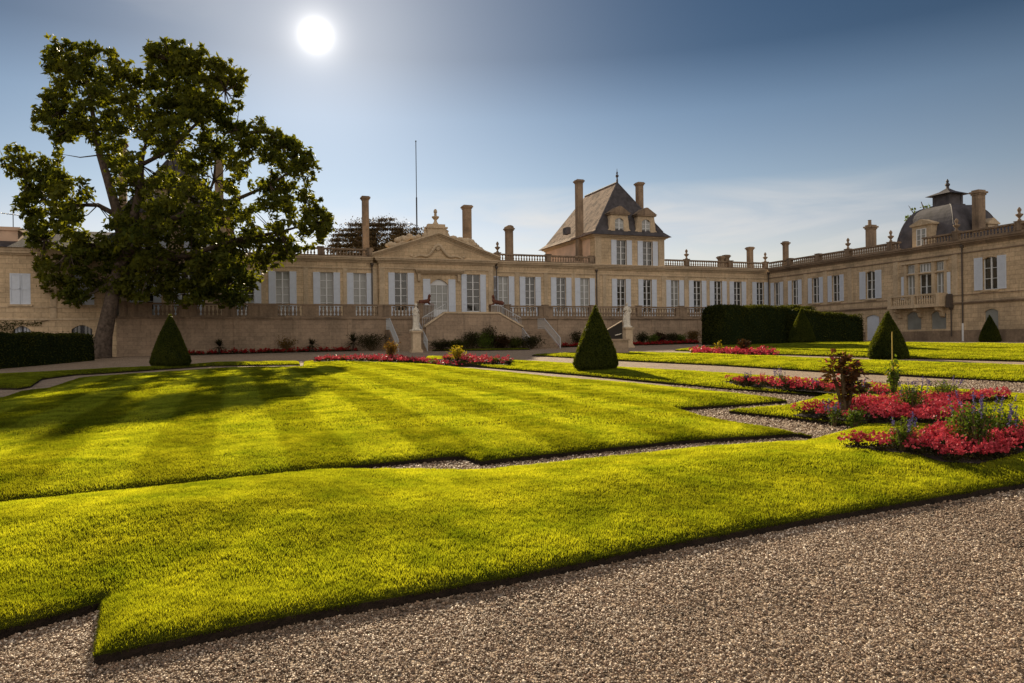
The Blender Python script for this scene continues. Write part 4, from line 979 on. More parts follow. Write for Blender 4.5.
# ------------------------------------------------------------------ the low building on the left
lw = bthing('low_outbuilding', 'limestone side building with closed white shutters beyond the left hedge', 'building', -36, QT, .9)
m = MB(); LF = lambda u, v, d: (u, QT + d, v)
LH = [(-31.92, -30.68, 4.86, 7.02), (-27.98, -26.75, 4.86, 7.02), (-35.6, -34.4, 4.86, 7.02), (-31.75, -30.7, 2.2, 3.35, .3), (-28.2, -26.9, 2.2, 3.4, .3)]
wallgrid(m, LF, -60, -25.35, .3, 8.3, LH); m.box(-60, -25.37, QT + .35, 8, .3, 8.3); m.quad((-25.35, QT, .3), (-25.35, QT + .4, .3), (-25.35, QT + .4, 8.3), (-25.35, QT, 8.3))
bpart('wall', m, M['stone'], lw)
m = MB(); m.box(-60, -25.2, QT - .12, QT - .003, 8.3, 8.42).box(-60, -25.1, QT - .25, QT + .3, 8.42, 8.6).box(-60, -25.2, QT - .3, QT + .3, 8.6, 8.8); m.box(-60, -25.36, QT - .08, QT - .003, 3.75, 3.88)
for s in (-29.3, -33.2, -25.7): m.box(s - .2, s + .2, QT - .05, QT - .003, 3.9, 8.3)
m.box(-60, -25.36, QT - .05, QT - .003, 4.62, 4.7)
bpart('cornice', m, M['trim'], lw)
m = MB(); m.prism([(QT - .45, 8.8), (QT + 13, 8.8), (QT + 6.2, 11.0)], lambda u, v, d: (d, u, v), -60, -25.2)
bpart('roof', m, M['darkroof'], lw)
for (a, b_, c_, d_) in LH[:3] and [h[:4] for h in LH[:3]]: window(lw, lw, (a + b_) / 2, QT, c_, b_ - a, d_ - c_, 3, closed=True)
for (a, b_, c_, d_, _) in LH[3:]:
    f, g_ = win_meshes(b_ - a, d_ - c_, 1); f.v = [(x + (a + b_) / 2, y + QT, z + c_) for x, y, z in f.v]; g_.v = [(x + (a + b_) / 2, y + QT, z + c_) for x, y, z in g_.v]
    f2 = MB(); f2.v = list(f.v); f2.f = list(f.f)
    for k in range(6): x = a + (b_ - a) * (k + .5) / 6; f2.box(x - .015, x + .015, QT + .05, QT + .08, c_, d_)
    o_ = bpart('cellar_window', f2, M['darkmetal'], lw); bpart('pane', g_, M['white'] if a < -30 else M['glass'], o_, lw)
m = MB(); m.box(-33.4, -31.75, QT + 1.5, QT + 3, 9.0, 10.2).box(-33.5, -31.6, QT + 1.4, QT + 3.1, 10.2, 10.45); bpart('chimney', m, M['pink'], lw)
an = bthing('tv_aerial', 'thin rooftop television aerial above the left outbuilding', 'aerial', -32.15, QT + 2, 10.4)
m = MB(); m.tube([(-32.15, QT + 2, 10.4), (-32.15, QT + 2, 11.6)], .03, 5); bpart('mast', m, M['darkmetal'], an)
m = MB(); m.tube([(-32.9, QT + 2, 11.5), (-31.5, QT + 2, 11.35)], .025, 5)
for k in range(6): x = -32.8 + .24 * k; m.tube([(x, QT + 1.7, 11.48 - .02 * k), (x, QT + 2.3, 11.48 - .02 * k)], .015, 4)
bpart('crossbar', m, M['darkmetal'], an)
fp = bthing('flag_pole', 'tall thin bare pole rising behind the pediment', 'pole', -.65, 4.8, 9.6)
m = MB(); m.tube([(-.65, 4.8, 9.6), (-.65, 4.8, 16)], .07, 6); bpart('lower_pole', m, M['darkmetal'], fp)
m = MB(); m.tube([(-.65, 4.8, 16), (-.65, 4.8, 21.4)], .04, 6); m.ball((-.65, 4.8, 21.45), .08, 6); bpart('upper_pole', m, M['darkmetal'], fp)

# ================================================================== PLANTING
def leafobj(name, parts, mats, parent=None, loc=(0, 0, 0)):
    V, T, t, mi = merge(parts); return obj(name, npmesh(name, V, T, mats, t, mi), parent, loc)
def ballpts(n, r, flat=1., shell=.5):
    d = unit(RNG.normal(size=(n, 3))); rr = r * (shell + (1 - shell) * RNG.random(n)) if shell < 1 else np.full(n, r)
    p = d * rr[:, None]; p[:, 2] *= flat; return p, d
def at(px, py, Y): r = ray(px, py); return np.array([r[0] * Y, Y, CAMZ + r[2] * Y])
def mm(V, m=0): return (V[0], V[1], V[2], m)

# --- clipped cones
def cone(px, py, dia, h, label, bulge=.05):
    g = G(px, py, .14); kk = 1 + dia * .45 / g[1]; x, y = g[0] * kk, g[1] * kk; z0 = lawn_at(x, y) - .01
    o = thing('topiary_cone', label, 'topiary', (x, y, z0), 0, 'clipped yew cones on the lawns')
    def R_(t): return dia / 2 * ((1 - t ** 1.25) * .93 * (1 + bulge * math.sin(PI * t)) if t < .93 else (1 - .93 ** 1.25) * .93 * math.sqrt(max(0, (1 - t) / .07)) * (1 + bulge * math.sin(PI * .93))) * (min(1, .86 + t * 2.2)) + .035 * (1 - t)
    m = MB(); prof = [(max(.01, R_(i / 24) - .03), .03 + h * .985 * i / 24) for i in range(25)]
    m.lathe(0, 0, prof, 40)
    m.v = [(x_ * (1 + .02 * math.sin(z_ * 9 + 5 * math.atan2(y_, x_))), y_ * (1 + .02 * math.sin(z_ * 7 + 3 * math.atan2(y_, x_))), z_) for x_, y_, z_ in m.v]
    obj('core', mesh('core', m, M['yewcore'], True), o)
    n = int(5200 * dia * h); t = 1 - np.sqrt(RNG.random(n)); th = RNG.random(n) * 2 * PI
    rr = np.array([R_(a) for a in t]) + RNG.normal(size=n) * .018; lump = 1 + .02 * np.sin(4 * th + 7 * t) + .02 * np.sin(9 * th - 13 * t) + .012 * np.sin(23 * th + 31 * t)
    P = np.stack([rr * lump * np.cos(th), rr * lump * np.sin(th), .02 + h * t], 1)
    nr = np.stack([np.cos(th), np.sin(th), np.full(n, .35)], 1)
    leafobj('foliage', [mm(leaves(P, .05 + .035 * RNG.random(n), .4), 0)], [M['yew']], o)
    s = MB(); s.tube([(0, 0, -.02), (0, 0, .3)], .06, 6); obj('trunk', mesh('trunk', s, M['bark']), o)
cone(596, 370.5, 1.62, 2.27, 'tall dark clipped cone in the middle of the garden, nearest the camera')
cone(888, 356.5, 1.72, 2.12, 'broad clipped cone behind the red-leaved plant, before the stone wing')
cone(802, 343.3, 2.05, 2.75, 'clipped cone standing against the long right hedge')
cone(990, 340.3, 1.5, 2.05, 'small slim clipped cone at far right beside the wing')
cone(170.5, 366.3, 1.95, 2.62, 'clipped cone beside the trunk of the big tree, in shade')

# --- hedges
def hedge(label, a, b_, depth, ztop, rnd=.35, dens=260, zt2=None):
    # front edge from a to b_ (world x,y); grows away to the left of a->b
    a = np.array(a); b_ = np.array(b_); v = b_ - a; ln = np.linalg.norm(v); v /= ln; nrm = np.array([-v[1], v[0]]); ang = math.atan2(v[1], v[0])
    z0 = float(min(gz(*a), gz(*b_))) - .05; o = thing('hedge', label, 'hedge', (a[0], a[1], z0), ang, 'clipped hedges'); zt2 = ztop if zt2 is None else zt2
    H = lambda x: (ztop + (zt2 - ztop) * x / ln) - z0 + .05 * math.sin(x * 1.9) + .03 * math.sin(x * 4.3 + 1)
    prof = lambda x: [(0, 0), (-.03, .6), (0, H(x) - rnd), (rnd * .3, H(x) - rnd * .3), (rnd, H(x)), (depth - rnd, H(x)), (depth - rnd * .3, H(x) - rnd * .3), (depth, H(x) - rnd), (depth, 0)]
    m = MB(); n = max(6, int(ln / .5)); k = 9
    for i in range(n + 1):
        x = ln * i / n; e = 1 if 0 < i < n else .0
        for q, (y_, z_) in enumerate(prof(x)): m.v.append((x + (0 if e else (.12 if i == 0 else -.12) * (z_ / H(x)) ** 3), y_ + .03 * math.sin(x * 3 + q), z_))
    for i in range(n):
        for q in range(k - 1): m.f.append((i * k + q, (i + 1) * k + q, (i + 1) * k + q + 1, i * k + q + 1))
    m.f.append(tuple(range(k))); m.f.append(tuple(n * k + q for q in range(k - 1, -1, -1)))
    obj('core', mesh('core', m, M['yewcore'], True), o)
    peri = [(0, 0), (0, 1), (1, 1)]; hh = H(ln / 2); N1 = int(ln * (hh + depth * .8) * dens); x = RNG.random(N1) * ln; u = RNG.random(N1) * (hh + depth * .8)
    Hx = np.array([H(q) for q in x]); side = u < hh
    y_ = np.where(side, 0, u - hh); z_ = np.where(side, u / hh * Hx, Hx)
    cr = np.where(side, np.clip((z_ - (Hx - rnd)) / rnd, 0, 1), 0); y_ = y_ + cr ** 2 * rnd * .5; z_ = np.where(~side, z_ - np.clip(1 - y_ / rnd, 0, 1) ** 2 * rnd * .4, z_)
    P = np.stack([x, y_, z_], 1) + RNG.normal(size=(N1, 3)) * .05
    N2 = int(2 * depth * hh * dens); e = RNG.integers(0, 2, N2) * ln; P2_ = np.stack([e, RNG.random(N2) * depth, RNG.random(N2) * hh * .97], 1) + RNG.normal(size=(N2, 3)) * .03
    P = np.concatenate([P, P2_]); leafobj('foliage', [mm(leaves(P, .10 + .08 * RNG.random(len(P)), .45))], [M['hedge']], o)
def Lw(s, b): w = L2W(s, b); return (w[0], w[1])
def sfac(px, q):
    r = ray(px, 320); p0 = np.array(O0) - np.array(B) * q; t = (p0 @ np.array(B)) / (np.array(r[:2]) @ np.array(B)); w = np.array(r[:2]) * t; return float((w - np.array(O0)) @ np.array(D))
hedge('long high clipped hedge covering the right end of the terrace wall', Lw(sfac(703, 12.), -15.), Lw(sfac(816, 15.), -15.), 3.2, 4.62, .6)
hedge('lower clipped hedge ending beside the pale cellar door of the wing', Lw(sfac(804, 17.), -17.), Lw(sfac(863, 17.), -17.), 3.2, 4.25, .7, zt2=3.75)
gA = G(-70, 374); gB = G(94, 360.5)
hedge('low dark hedge at far left in front of the outbuilding', gA[:2], gB[:2], 1.8, 2.56, .2)

# --- the big tree
TY = 51.0
crown_poly = np.array([(3, 158), (12, 149), (30, 152), (38, 160), (48, 158), (60, 146), (42, 132), (28, 124), (40, 106), (45, 92), (58, 84), (46, 64), (44, 54), (56, 41), (76, 47), (93, 46), (106, 44), (113, 56), (124, 62), (138, 72), (148, 78), (150, 62), (149, 46), (160, 43), (175, 42), (189, 44), (202, 49), (205, 58), (222, 60), (236, 66), (246, 80), (240, 90), (241, 102), (232, 112), (228, 118), (250, 126), (262, 118), (268, 130), (280, 134), (296, 140), (304, 150), (314, 155), (316, 166), (318, 172), (308, 178), (304, 188), (318, 198), (322, 208), (331, 216), (330, 228), (322, 240), (308, 246), (298, 252), (282, 262), (262, 266), (256, 282), (244, 300), (232, 306), (214, 302), (196, 300), (180, 306), (168, 300), (158, 291), (148, 297), (138, 302), (128, 296), (118, 290), (106, 288), (100, 282), (88, 300), (76, 304), (60, 302), (52, 292), (40, 282), (34, 268), (44, 256), (30, 246), (24, 232), (30, 218), (16, 206), (22, 194), (24, 180), (8, 172)], float)
holes_ = [np.array(h, float) for h in ([(62, 152), (78, 140), (96, 150), (112, 190), (116, 214), (104, 222), (100, 196), (84, 176), (66, 168)], [(143, 152), (153, 152), (156, 166), (146, 178), (142, 170)], [(84, 206), (96, 200), (108, 216), (100, 234), (90, 226)], [(126, 138), (140, 140), (140, 150), (128, 150)], [(208, 168), (217, 160), (226, 170), (219, 190), (208, 184)], [(252, 170), (262, 164), (266, 176), (256, 184)], [(240, 186), (250, 190), (246, 200), (238, 196)], [(226, 92), (236, 96), (230, 104), (222, 100)], [(96, 262), (110, 258), (112, 276), (98, 280)], [(256, 214), (266, 210), (270, 222), (258, 228)])]
def crown(poly, holes, Y, ncl, rmin, rmax, nleaf, lsize, thick, pxm, seed=1, extra=(), fringe=0):
    rg = np.random.default_rng(seed); C = []; tries = 0
    while len(C) < ncl and tries < 200000:
        tries += 1; p = rg.random(2) * (poly.max(0) - poly.min(0)) + poly.min(0); P = p[None]
        if not inpoly(P, poly)[0]: continue
        r = rmin + (rmax - rmin) * rg.random(); e = edist(P, poly)[0]
        if e < r * pxm * .6: 
            r = e / pxm / .6
            if r < rmin * .45: continue
        if any(inpoly(P, h)[0] or edist(P, h)[0] < r * pxm * .72 for h in holes): continue
        dz = (rg.random() * 2 - 1) * min(thick, .25 + e / pxm * 1.05)
        C.append((at(p[0], p[1], Y + dz), r))
    for (px, py, r) in extra: C.append((at(px, py, Y), r))
    if fringe:
        for i in range(len(poly)):
            a, b = poly[i], poly[(i + 1) % len(poly)]; m_ = (a + b) / 2; t_ = (b - a) / max(1e-6, np.linalg.norm(b - a)); nn = np.array([t_[1], -t_[0]])
            if inpoly((m_ + nn * 1.5)[None], poly)[0]: nn = -nn
            for k in range(int(np.linalg.norm(b - a) / fringe) + 1):
                p = a + (b - a) * rg.random() + nn * rg.uniform(-7, 3.5); C.append((at(p[0], p[1], Y + rg.uniform(-1.5, 1.5)), rg.uniform(.14, .30)))
    L_ = []
    for c, r in C:
        n = int(nleaf * (r / rmax) ** 2 * rg.uniform(.6, 1.3)) + 6; p, d = ballpts(n, r, .6, .15); p *= (1 + .35 * np.abs(RNG.normal(size=(n, 1)))); tl = rg.normal(size=2) * .35; p[:, 2] += p[:, 0] * tl[0] + p[:, 1] * tl[1]; L_.append(p + c)
    P = np.concatenate(L_); return C, P
tp = at(101, 358, TY); tz = float(gz(tp[0], TY))
tree = thing('shade_tree', 'tall spreading broadleaf tree with leaning trunk at left', 'tree', (tp[0], TY, tz))
toL = lambda p: (p[0] - tp[0], p[1] - TY, p[2] - tz)
C1, P1 = crown(crown_poly, holes_, TY, 1500, .26, .66, 66, .3, 6.0, F / TY, 5, extra=[(x_, y_, .9) for x_, y_ in ((112, 286), (122, 280), (132, 270), (118, 262), (130, 250), (104, 270), (140, 285), (126, 290), (110, 255), (136, 236), (128, 228))], fringe=3.6)
sz = .26 + .30 * RNG.random(len(P1))
leafobj('crown', [mm(leaves(P1 - np.array([tp[0], TY, tz]), sz, .42, drop=.3))], [M['treeleaf']], tree)
tk = MB()
tr_px = [(100, 361, .85, 0), (101, 354, .72, 0), (104, 335, .56, 0), (109, 312, .5, 0), (115, 285, .46, 0), (121, 262, .42, .1), (124, 240, .38, .2), (125, 222, .30, .2)]
tk.tube([toL(at(x, y, TY + d)) for x, y, r, d in tr_px], [r * .95 for _, _, r, _ in tr_px], 12)
obj('trunk', mesh('trunk', tk, M['bark'], True), tree)
limbs = [[(122, 240, .38), (118, 215, .34), (108, 180, .3), (100, 155, .24), (96, 130, .18), (90, 100, .12), (84, 70, .05)],
         [(121, 262, .36), (132, 225, .3), (140, 190, .27), (141, 160, .22), (150, 130, .17), (165, 95, .12), (172, 60, .04)],
         [(119, 270, .34), (140, 240, .28), (170, 220, .24), (205, 205, .2), (235, 200, .14), (270, 185, .1), (300, 165, .04)],
         [(118, 275, .3), (150, 262, .24), (190, 255, .2), (235, 240, .15), (280, 232, .1), (315, 222, .04)],
         [(118, 216, .2), (98, 205, .15), (80, 205, .12), (55, 190, .08), (30, 175, .04)],
         [(123, 250, .24), (95, 245, .17), (70, 250, .12), (45, 240, .05)],
         [(141, 165, .16), (170, 150, .13), (200, 120, .09), (225, 90, .04)],
         [(205, 205, .14), (214, 180, .11), (216, 150, .08), (235, 130, .04)],
         [(190, 255, .12), (210, 280, .08), (225, 295, .04)], [(96, 130, .1), (80, 118, .08), (60, 110, .04)], [(150, 130, .1), (135, 100, .07), (127, 74, .03)]]
rl = random.Random(4)
for lb in limbs:
    m = MB(); m.tube([toL(at(x, y, TY + (rl.uniform(-.5, .5) if i else 0))) for i, (x, y, r) in enumerate(lb)], [r for _, _, r in lb], 8); obj('limb', mesh('limb', m, M['bark'], True), tree)
m = MB(); la = [at(x, y, TY) for lb in limbs for x, y, r in lb]
for c, r in C1[::3]:
    q = min(la, key=lambda p: np.linalg.norm(p - c)); mid = (q + c) / 2 + np.array([0, 0, -.2]); m.tube([toL(q), toL(mid), toL(c)], [.05, .035, .012], 4)
obj('twigs', mesh('twigs', m, M['bark'], fix=False), tree)

# --- dark cedar behind the roof
cy = 92.; cp = at(375, 345, cy); cz0 = float(gz(cp[0], cy))
ced = thing('cedar_tree', 'dark flat topped cedar showing above the roof beside a chimney', 'tree', (cp[0], cy, cz0))
ce_poly = np.array([(326, 246), (332, 238), (334, 230), (345, 227), (352, 222), (362, 221), (376, 219), (386, 217), (398, 220), (410, 225), (424, 229), (426, 238), (420, 248), (420, 262), (328, 262)], float)
Cc, Pc = crown(ce_poly, [], cy, 330, .5, 1.2, 190, .3, 3, F / cy, 8); Pc2 = Pc.copy()
Pc2[:, 2] = np.round(Pc2[:, 2] / .62) * .62 + RNG.normal(size=len(Pc2)) * .10
leafobj('crown', [mm(leaves(Pc2 - np.array([cp[0], cy, cz0]), .22 + .12 * RNG.random(len(Pc2)), .35))], [M['cedar']], ced)
m = MB(); m.tube([(0, 0, 0), (.1, 0, 7), (.2, 0, 13.5)], [.7, .5, .25], 10)
for k in range(9): a = k * 2.1; m.tube([(.1, 0, 9 + k * .5), (2.2 * math.cos(a), 1.5 * math.sin(a), 10.6 + k * .4), (4.3 * math.cos(a), 2.4 * math.sin(a), 11.3 + k * .35)], [.2, .12, .04], 6)
obj('trunk', mesh('trunk', m, M['bark'], True), ced)
# --- tree behind the dome
dy = 82.; dp_ = at(930, 340, dy); dz0 = float(gz(dp_[0], dy))
dt = thing('distant_tree', 'pale leafy branch of a tree peeping out behind the dome', 'tree', (dp_[0], dy, dz0))
pp = np.array([(905, 218), (903, 214), (910, 209), (920, 207), (925, 203), (933, 201), (940, 204), (950, 215), (950, 240), (915, 240), (908, 226)], float)
Cd, Pd = crown(pp, [], dy, 60, .25, .55, 26, .3, 2, F / dy, 3)
leafobj('crown', [mm(leaves(Pd - np.array([dp_[0], dy, dz0]), .2 + .12 * RNG.random(len(Pd)), .6))], [M['greenleaf']], dt)
m = MB(); m.tube([(0, 0, 0), (0, 0, 8), (.3, 0, 12), (-.8, 0, 15)], [.3, .22, .15, .04], 8); m.tube([(.2, 0, 11), (-1.2, .2, 13.2), (-2.2, 0, 14.6)], [.1, .07, .02], 6); obj('trunk', mesh('trunk', m, M['bark'], True), dt)

# --- flower beds: dark soil and massed red flowers
def soil(poly):
    cx = poly.mean(0); m = MB(); z = anylawnz(poly) + .012
    # fan over a refined grid so the sheet follows the turf
    pts = [Vector(p) for p in poly]; n = len(pts); inn = sample_in(poly, 6); inn = inn[edist(inn, poly) > .08] if len(inn) else inn
    r = delaunay_2d_cdt(pts + [Vector(p) for p in inn], [(i, (i + 1) % n) for i in range(n)], [], 1, 1e-5); V = np.array([tuple(v) for v in r[0]]); z = anylawnz(V * .999 + cx * .001) + .014
    m.v = [(V[i, 0], V[i, 1], z[i]) for i in range(len(V))]; m.f = [tuple(t) for t in r[2]]; tag(obj('soil', mesh('soil', m, M['soil'])), kind='structure')
def bed(poly, label, gap, r, petal, npet, nleaf, pmat='petal', zf=None):
    x0, y0 = poly.min(0); x1, y1 = poly.max(0); C = []
    for i in range(int((x1 - x0) / gap) + 1):
        for j in range(int((y1 - y0) / gap) + 1): C.append((x0 + (i + .5 * (j % 2)) * gap + RNG.uniform(-.3, .3) * gap, y0 + j * gap + RNG.uniform(-.3, .3) * gap))
    C = np.array(C); C = C[inpoly(C, poly)]; C = C[edist(C, poly) > r * .25]; z = anylawnz(C) if zf is None else zf(C); PP = []; LL = []; DD = []
    for c, zz in zip(C, z):
        h = r * RNG.uniform(.75, 1.35); k = int(npet * RNG.uniform(.5, 1.25)); q, d = ballpts(k, h, .95, .8); q[:, 2] = np.abs(q[:, 2]) * 1.1; 
        # petals gather in heads
        hd = q[RNG.integers(0, max(1, k), max(1, k // 7))]; q = hd[RNG.integers(0, len(hd), k)] + RNG.normal(size=(k, 3)) * petal * .55; q[:, 2] = np.maximum(q[:, 2], h * .25)
        PP.append(q + np.array([c[0], c[1], zz + .06])); w, d = ballpts(nleaf, h * 1.0, .8, .3); w[:, 2] = np.abs(w[:, 2]); LL.append(w + np.array([c[0], c[1], zz + .01]))
    P = np.concatenate(PP); Lf = np.concatenate(LL)
    parts = [mm(leaves(P, petal * (.7 + .6 * RNG.random(len(P))), .9), 0), mm(leaves(Lf, petal * 1.25 * (.7 + .6 * RNG.random(len(Lf))), .6), 1)]
    o = leafobj('bedding_flowers', parts, [M[pmat], M['darkleaf']]); tag(o, label, 'bedding flowers', kind='stuff')
for k_ in BEDS: soil(BEDS[k_])
bed(BEDS['near'], 'massed red flowers of the bed nearest the camera at right', .18, .125, .028, 150, 90)
bed(BEDS['centre'], 'massed red flowers of the middle bed around the red-leaved plant', .21, .135, .035, 100, 70)
bed(BEDS['back'], 'thin row of red flowers behind the middle bed', .21, .14, .045, 36, 30)
bed(BEDS['far'], 'far patch of red flowers before the long hedge', .34, .24, .11, 34, 18)
bed(BEDS['leftfar'], 'strip of pink-red flowers before the staircase', .34, .18, .07, 22, 26)
fl = lambda s0, s1, q0, q1: np.array([Lw(s0, -q0), Lw(s1, -q0), Lw(s1, -q1), Lw(s0, -q1)])
for (s0, s1, q0, q1, lb) in ((-21.5, -8.2, 5.3, 6.8, 'dark crimson bedding at the foot of the left terrace wall'), (8.6, 11.6, 5.4, 7.2, 'dark crimson bedding between the right stairs and the big cone'), (13.6, 23.4, 6.0, 8.2, 'dark crimson bedding at the foot of the right terrace wall')):
    bed(fl(s0, s1, q0, q1), lb, .45, .24, .10, 34, 22, 'petaldark')
    P = sample_in(fl(s0, s1, 5.05, q1 + .1), 3); 
    m = MB(); a = fl(s0 - .1, s1 + .1, 5.02, q1 + .12)
    m.v = [(x, y, float(gz(x, y)) + .03) for x, y in a]; m.f = [(0, 1, 2, 3)]; tag(obj('soil', mesh('soil', m, M['soil'])), kind='structure')

# --- individual plants
def plant(name, label, cat, px, py, h, r, n, ls, lm='greenleaf', spikes=None, group=None, ns=7, local=None, lo=.15, asp=.5, flat=1., top=None):
    if local: w = L2W(*local); x, y = w[0], w[1]; z = float(gz(x, y))
    else: g = G(px, py, .17); x, y = g[0], g[1]; z = lawn_at(x, y)
    o = thing(name, label, cat, (x, y, z), 0, group); st_ = MB(); P = []; rg = random.Random(int(px * 7 + py)); tips = []
    for k in range(ns):
        a = rg.uniform(0, 2 * PI); rr = r * math.sqrt(rg.random()) * .8; hh = h * rg.uniform(.6, 1.0) * (1 - .35 * (rr / r) ** 2); tx, ty = rr * math.cos(a), rr * math.sin(a)
        st_.tube([(tx * .1, ty * .1, -.02), (tx * .55, ty * .55, hh * .5), (tx, ty, hh * .95)], [.012 + .012 * h, .009 + .008 * h, .004], 5); tips.append((tx, ty, hh))
    obj('stems', mesh('stems', st_, M['stem'], fix=False), o)
    t = RNG.random(n); k = RNG.integers(0, ns, n); tips = np.array(tips); f = lo + (1 - lo) * np.sqrt(t); c = tips[k]; 
    base = np.stack([c[:, 0] * f * (.5 + .5 * f), c[:, 1] * f * (.5 + .5 * f), c[:, 2] * f], 1); P = base + RNG.normal(size=(n, 3)) * np.array([r * .3, r * .3, h * .06])
    P[:, 2] = np.maximum(P[:, 2], .02)
    if lm == 'redleaf' or asp < .2:
        # hand-shaped leaves: five lobes from one point
        VV = []; 
        for j in range(5):
            a = RNG.random(n) * .3 + (j - 2) * .62; d0 = unit(P * np.array([1, 1, .15]) + RNG.normal(size=(n, 3)) * .25 * r); d0[:, 2] -= .25; d0 = unit(d0)
            if j == 0: base_d = d0; side = unit(np.cross(base_d, np.array([0, 0, 1.])[None] + RNG.normal(size=(n, 3)) * .35))
            dd = base_d * np.cos(a)[:, None] + side * np.sin(a)[:, None]; up = np.cross(dd, side * 0 + np.cross(base_d, side)); up = unit(up)
            L0 = ls * (.7 + .5 * RNG.random(n)) * (1 - .12 * abs(j - 2)); V = np.empty((n, 4, 3)); V[:, 0] = P; V[:, 1] = P + dd * (L0 * .5)[:, None] + up * (L0 * .16)[:, None]; V[:, 2] = P + dd * L0[:, None]; V[:, 3] = P + dd * (L0 * .5)[:, None] - up * (L0 * .16)[:, None]
            VV.append(V.reshape(-1, 3))
        V = np.concatenate(VV); T = np.arange(len(V)).reshape(-1, 4); tn = np.tile(np.repeat(RNG.random(n), 4), 5); fo = leafobj('foliage', [(V, T, tn, 0)], [M[lm]], o)
    else: leafobj('foliage', [mm(leaves(P, ls * (.7 + .6 * RNG.random(n)), asp, drop=-.3))], [M[lm]], o)
    if top:
        c = tips[RNG.integers(0, ns, 22)]; q = c + RNG.normal(size=(22, 3)) * np.array([r * .22, r * .22, h * .04]); leafobj('young_tip_leaves', [mm(leaves(q, ls * .8, .5))], [M[top]], o)
    if spikes:
        sm, cnt, sh = spikes
        for k in range(cnt):
            a = rg.uniform(0, 2 * PI); rr = r * math.sqrt(rg.random()); bx, by = rr * math.cos(a), rr * math.sin(a); b0_ = h * rg.uniform(.55, .8); ll = sh * rg.uniform(.7, 1.2); m_ = 34
            tt = RNG.random(m_); q = np.stack([bx * (1 + .2 * tt) + RNG.normal(size=m_) * .008, by * (1 + .2 * tt) + RNG.normal(size=m_) * .008, b0_ + ll * tt], 1); leafobj('flower_spike', [mm(leaves(q, .024, .6))], [M[sm]], o)
    return o
plant('castor_plant', 'tall red-leaved plant with hand-shaped leaves in the middle bed', 'plant', 846, 414, 1.22, .34, 210, .125, 'redleaf', ns=11, lo=.3, top='redtip')
plant('leafy_plant', 'upright green plant with yellow tips beside the thin stake', 'plant', 894, 399, .84, .15, 240, .085, ns=6, lo=.1, top='yellowleaf')
g = G(899.5, 398, .1); so = MB(); zz = lawn_at(g[0], g[1] + .3)
o = thing('garden_stake', 'thin yellow garden stake in the flowers behind the red-leaved plant', 'stake', (g[0] + .02, g[1] + .3, zz)); so.tube([(0, 0, -.05), (0, 0, 1.26)], .011, 6); so.ball((0, 0, 1.26), .014, 6); obj('rod', mesh('rod', so, M['stake']), o)
SPG = 'shrubby plants with purple spikes in the red beds'
plant('salvia', 'green mound with purple spikes in the right half of the middle bed', 'plant', 945, 403, .42, .28, 900, .035, spikes=('purple', 7, .14), group=SPG, ns=16)
plant('salvia', 'largest purple spiked clump, in the near bed at right', 'plant', 978, 452, .60, .32, 1100, .045, spikes=('purple', 11, .26), group=SPG, ns=20)
plant('salvia', 'dark green tuft with purple spikes at the left of the near bed', 'plant', 902, 452, .38, .19, 700, .032, 'greenleaf', ('purple', 5, .12), SPG, 14)
plant('salvia', 'purple spiked clump right behind the largest one in the near bed', 'plant', 1004, 444, .38, .25, 600, .04, spikes=('purple', 8, .2), group=SPG, ns=16)
plant('salvia', 'pale green spiked clump in the middle bed before the staked plant', 'plant', 913, 414, .50, .24, 800, .04, spikes=('purple', 10, .2), group=SPG, ns=14)
plant('salvia', 'small purple spiked plant at the left tip of the middle bed', 'plant', 834, 416, .36, .16, 380, .035, spikes=('purple', 7, .15), group=SPG, ns=9)
plant('salvia', 'low green clump behind the red-leaved plant', 'plant', 863, 399, .36, .18, 450, .035, spikes=('purple', 6, .12), group=SPG, ns=10)
plant('salvia', 'tallest purple spiked plant of the thin back row', 'plant', 781, 385, .33, .16, 380, .04, spikes=('purple', 10, .22), group=SPG, ns=10)
plant('salvia', 'dark spiked plant at the left end of the back row', 'plant', 747, 383.5, .30, .15, 380, .04, 'darkleaf', spikes=('purple', 6, .12), group=SPG, ns=10)
plant('salvia', 'smallest dark tuft in the thin back row', 'plant', 816, 388, .20, .10, 220, .035, 'darkleaf', spikes=('purple', 4, .12), group=SPG, ns=8)
plant('red_spike_flower', 'single upright red flower spike in the thin back row', 'flower', 762, 383, .12, .06, 60, .04, 'greenleaf', ('petal', 9, .22), None, 5)
plant('green_filler_plant', 'green leafy plant at the foot of the red-leaved plant', 'plant', 853, 419, .44, .18, 520, .045, ns=10)
plant('grassy_plant', 'bronze grassy plant among the near red flowers', 'plant', 963, 452, .36, .14, 300, .05, 'brownleaf', ns=12, asp=.25)
plant('yellow_shrub', 'bright yellow-green shrub rising from the pink-red strip', 'shrub', 457, 361.5, .78, .38, 500, .10, 'yellowleaf', ns=10)
plant('bronze_shrub', 'tall yellow-brown shrub beside the left statue pedestal', 'shrub', 391, 360, 1.15, .38, 520, .11, 'brownleaf', ns=10, top='yellowleaf')
plant('green_ball_shrub', 'small round green shrub in the pink-red strip left of the yellow one', 'shrub', 433, 362, .34, .24, 350, .06, ns=10)
plant('green_ball_shrub', 'small round green shrub right of the yellow one', 'shrub', 494, 363, .32, .22, 350, .06, ns=10)
plant('green_ball_shrub', 'small dark shrub at the right end of the pink-red strip', 'shrub', 509, 364, .30, .22, 350, .06, 'darkleaf', ns=10)
plant('green_ball_shrub', 'small green shrub near the left end of the pink-red strip', 'shrub', 344, 361, .3, .22, 300, .06, ns=10)
plant('yellow_flower_plant', 'slim yellow plant standing in the far red patch', 'plant', 718, 352, .85, .2, 200, .11, 'yellowleaf', ns=6)
plant('dark_shrub', 'dark bushy plant in the middle of the far red patch', 'shrub', 743, 352, .9, .36, 320, .12, 'redleaf', ns=8)
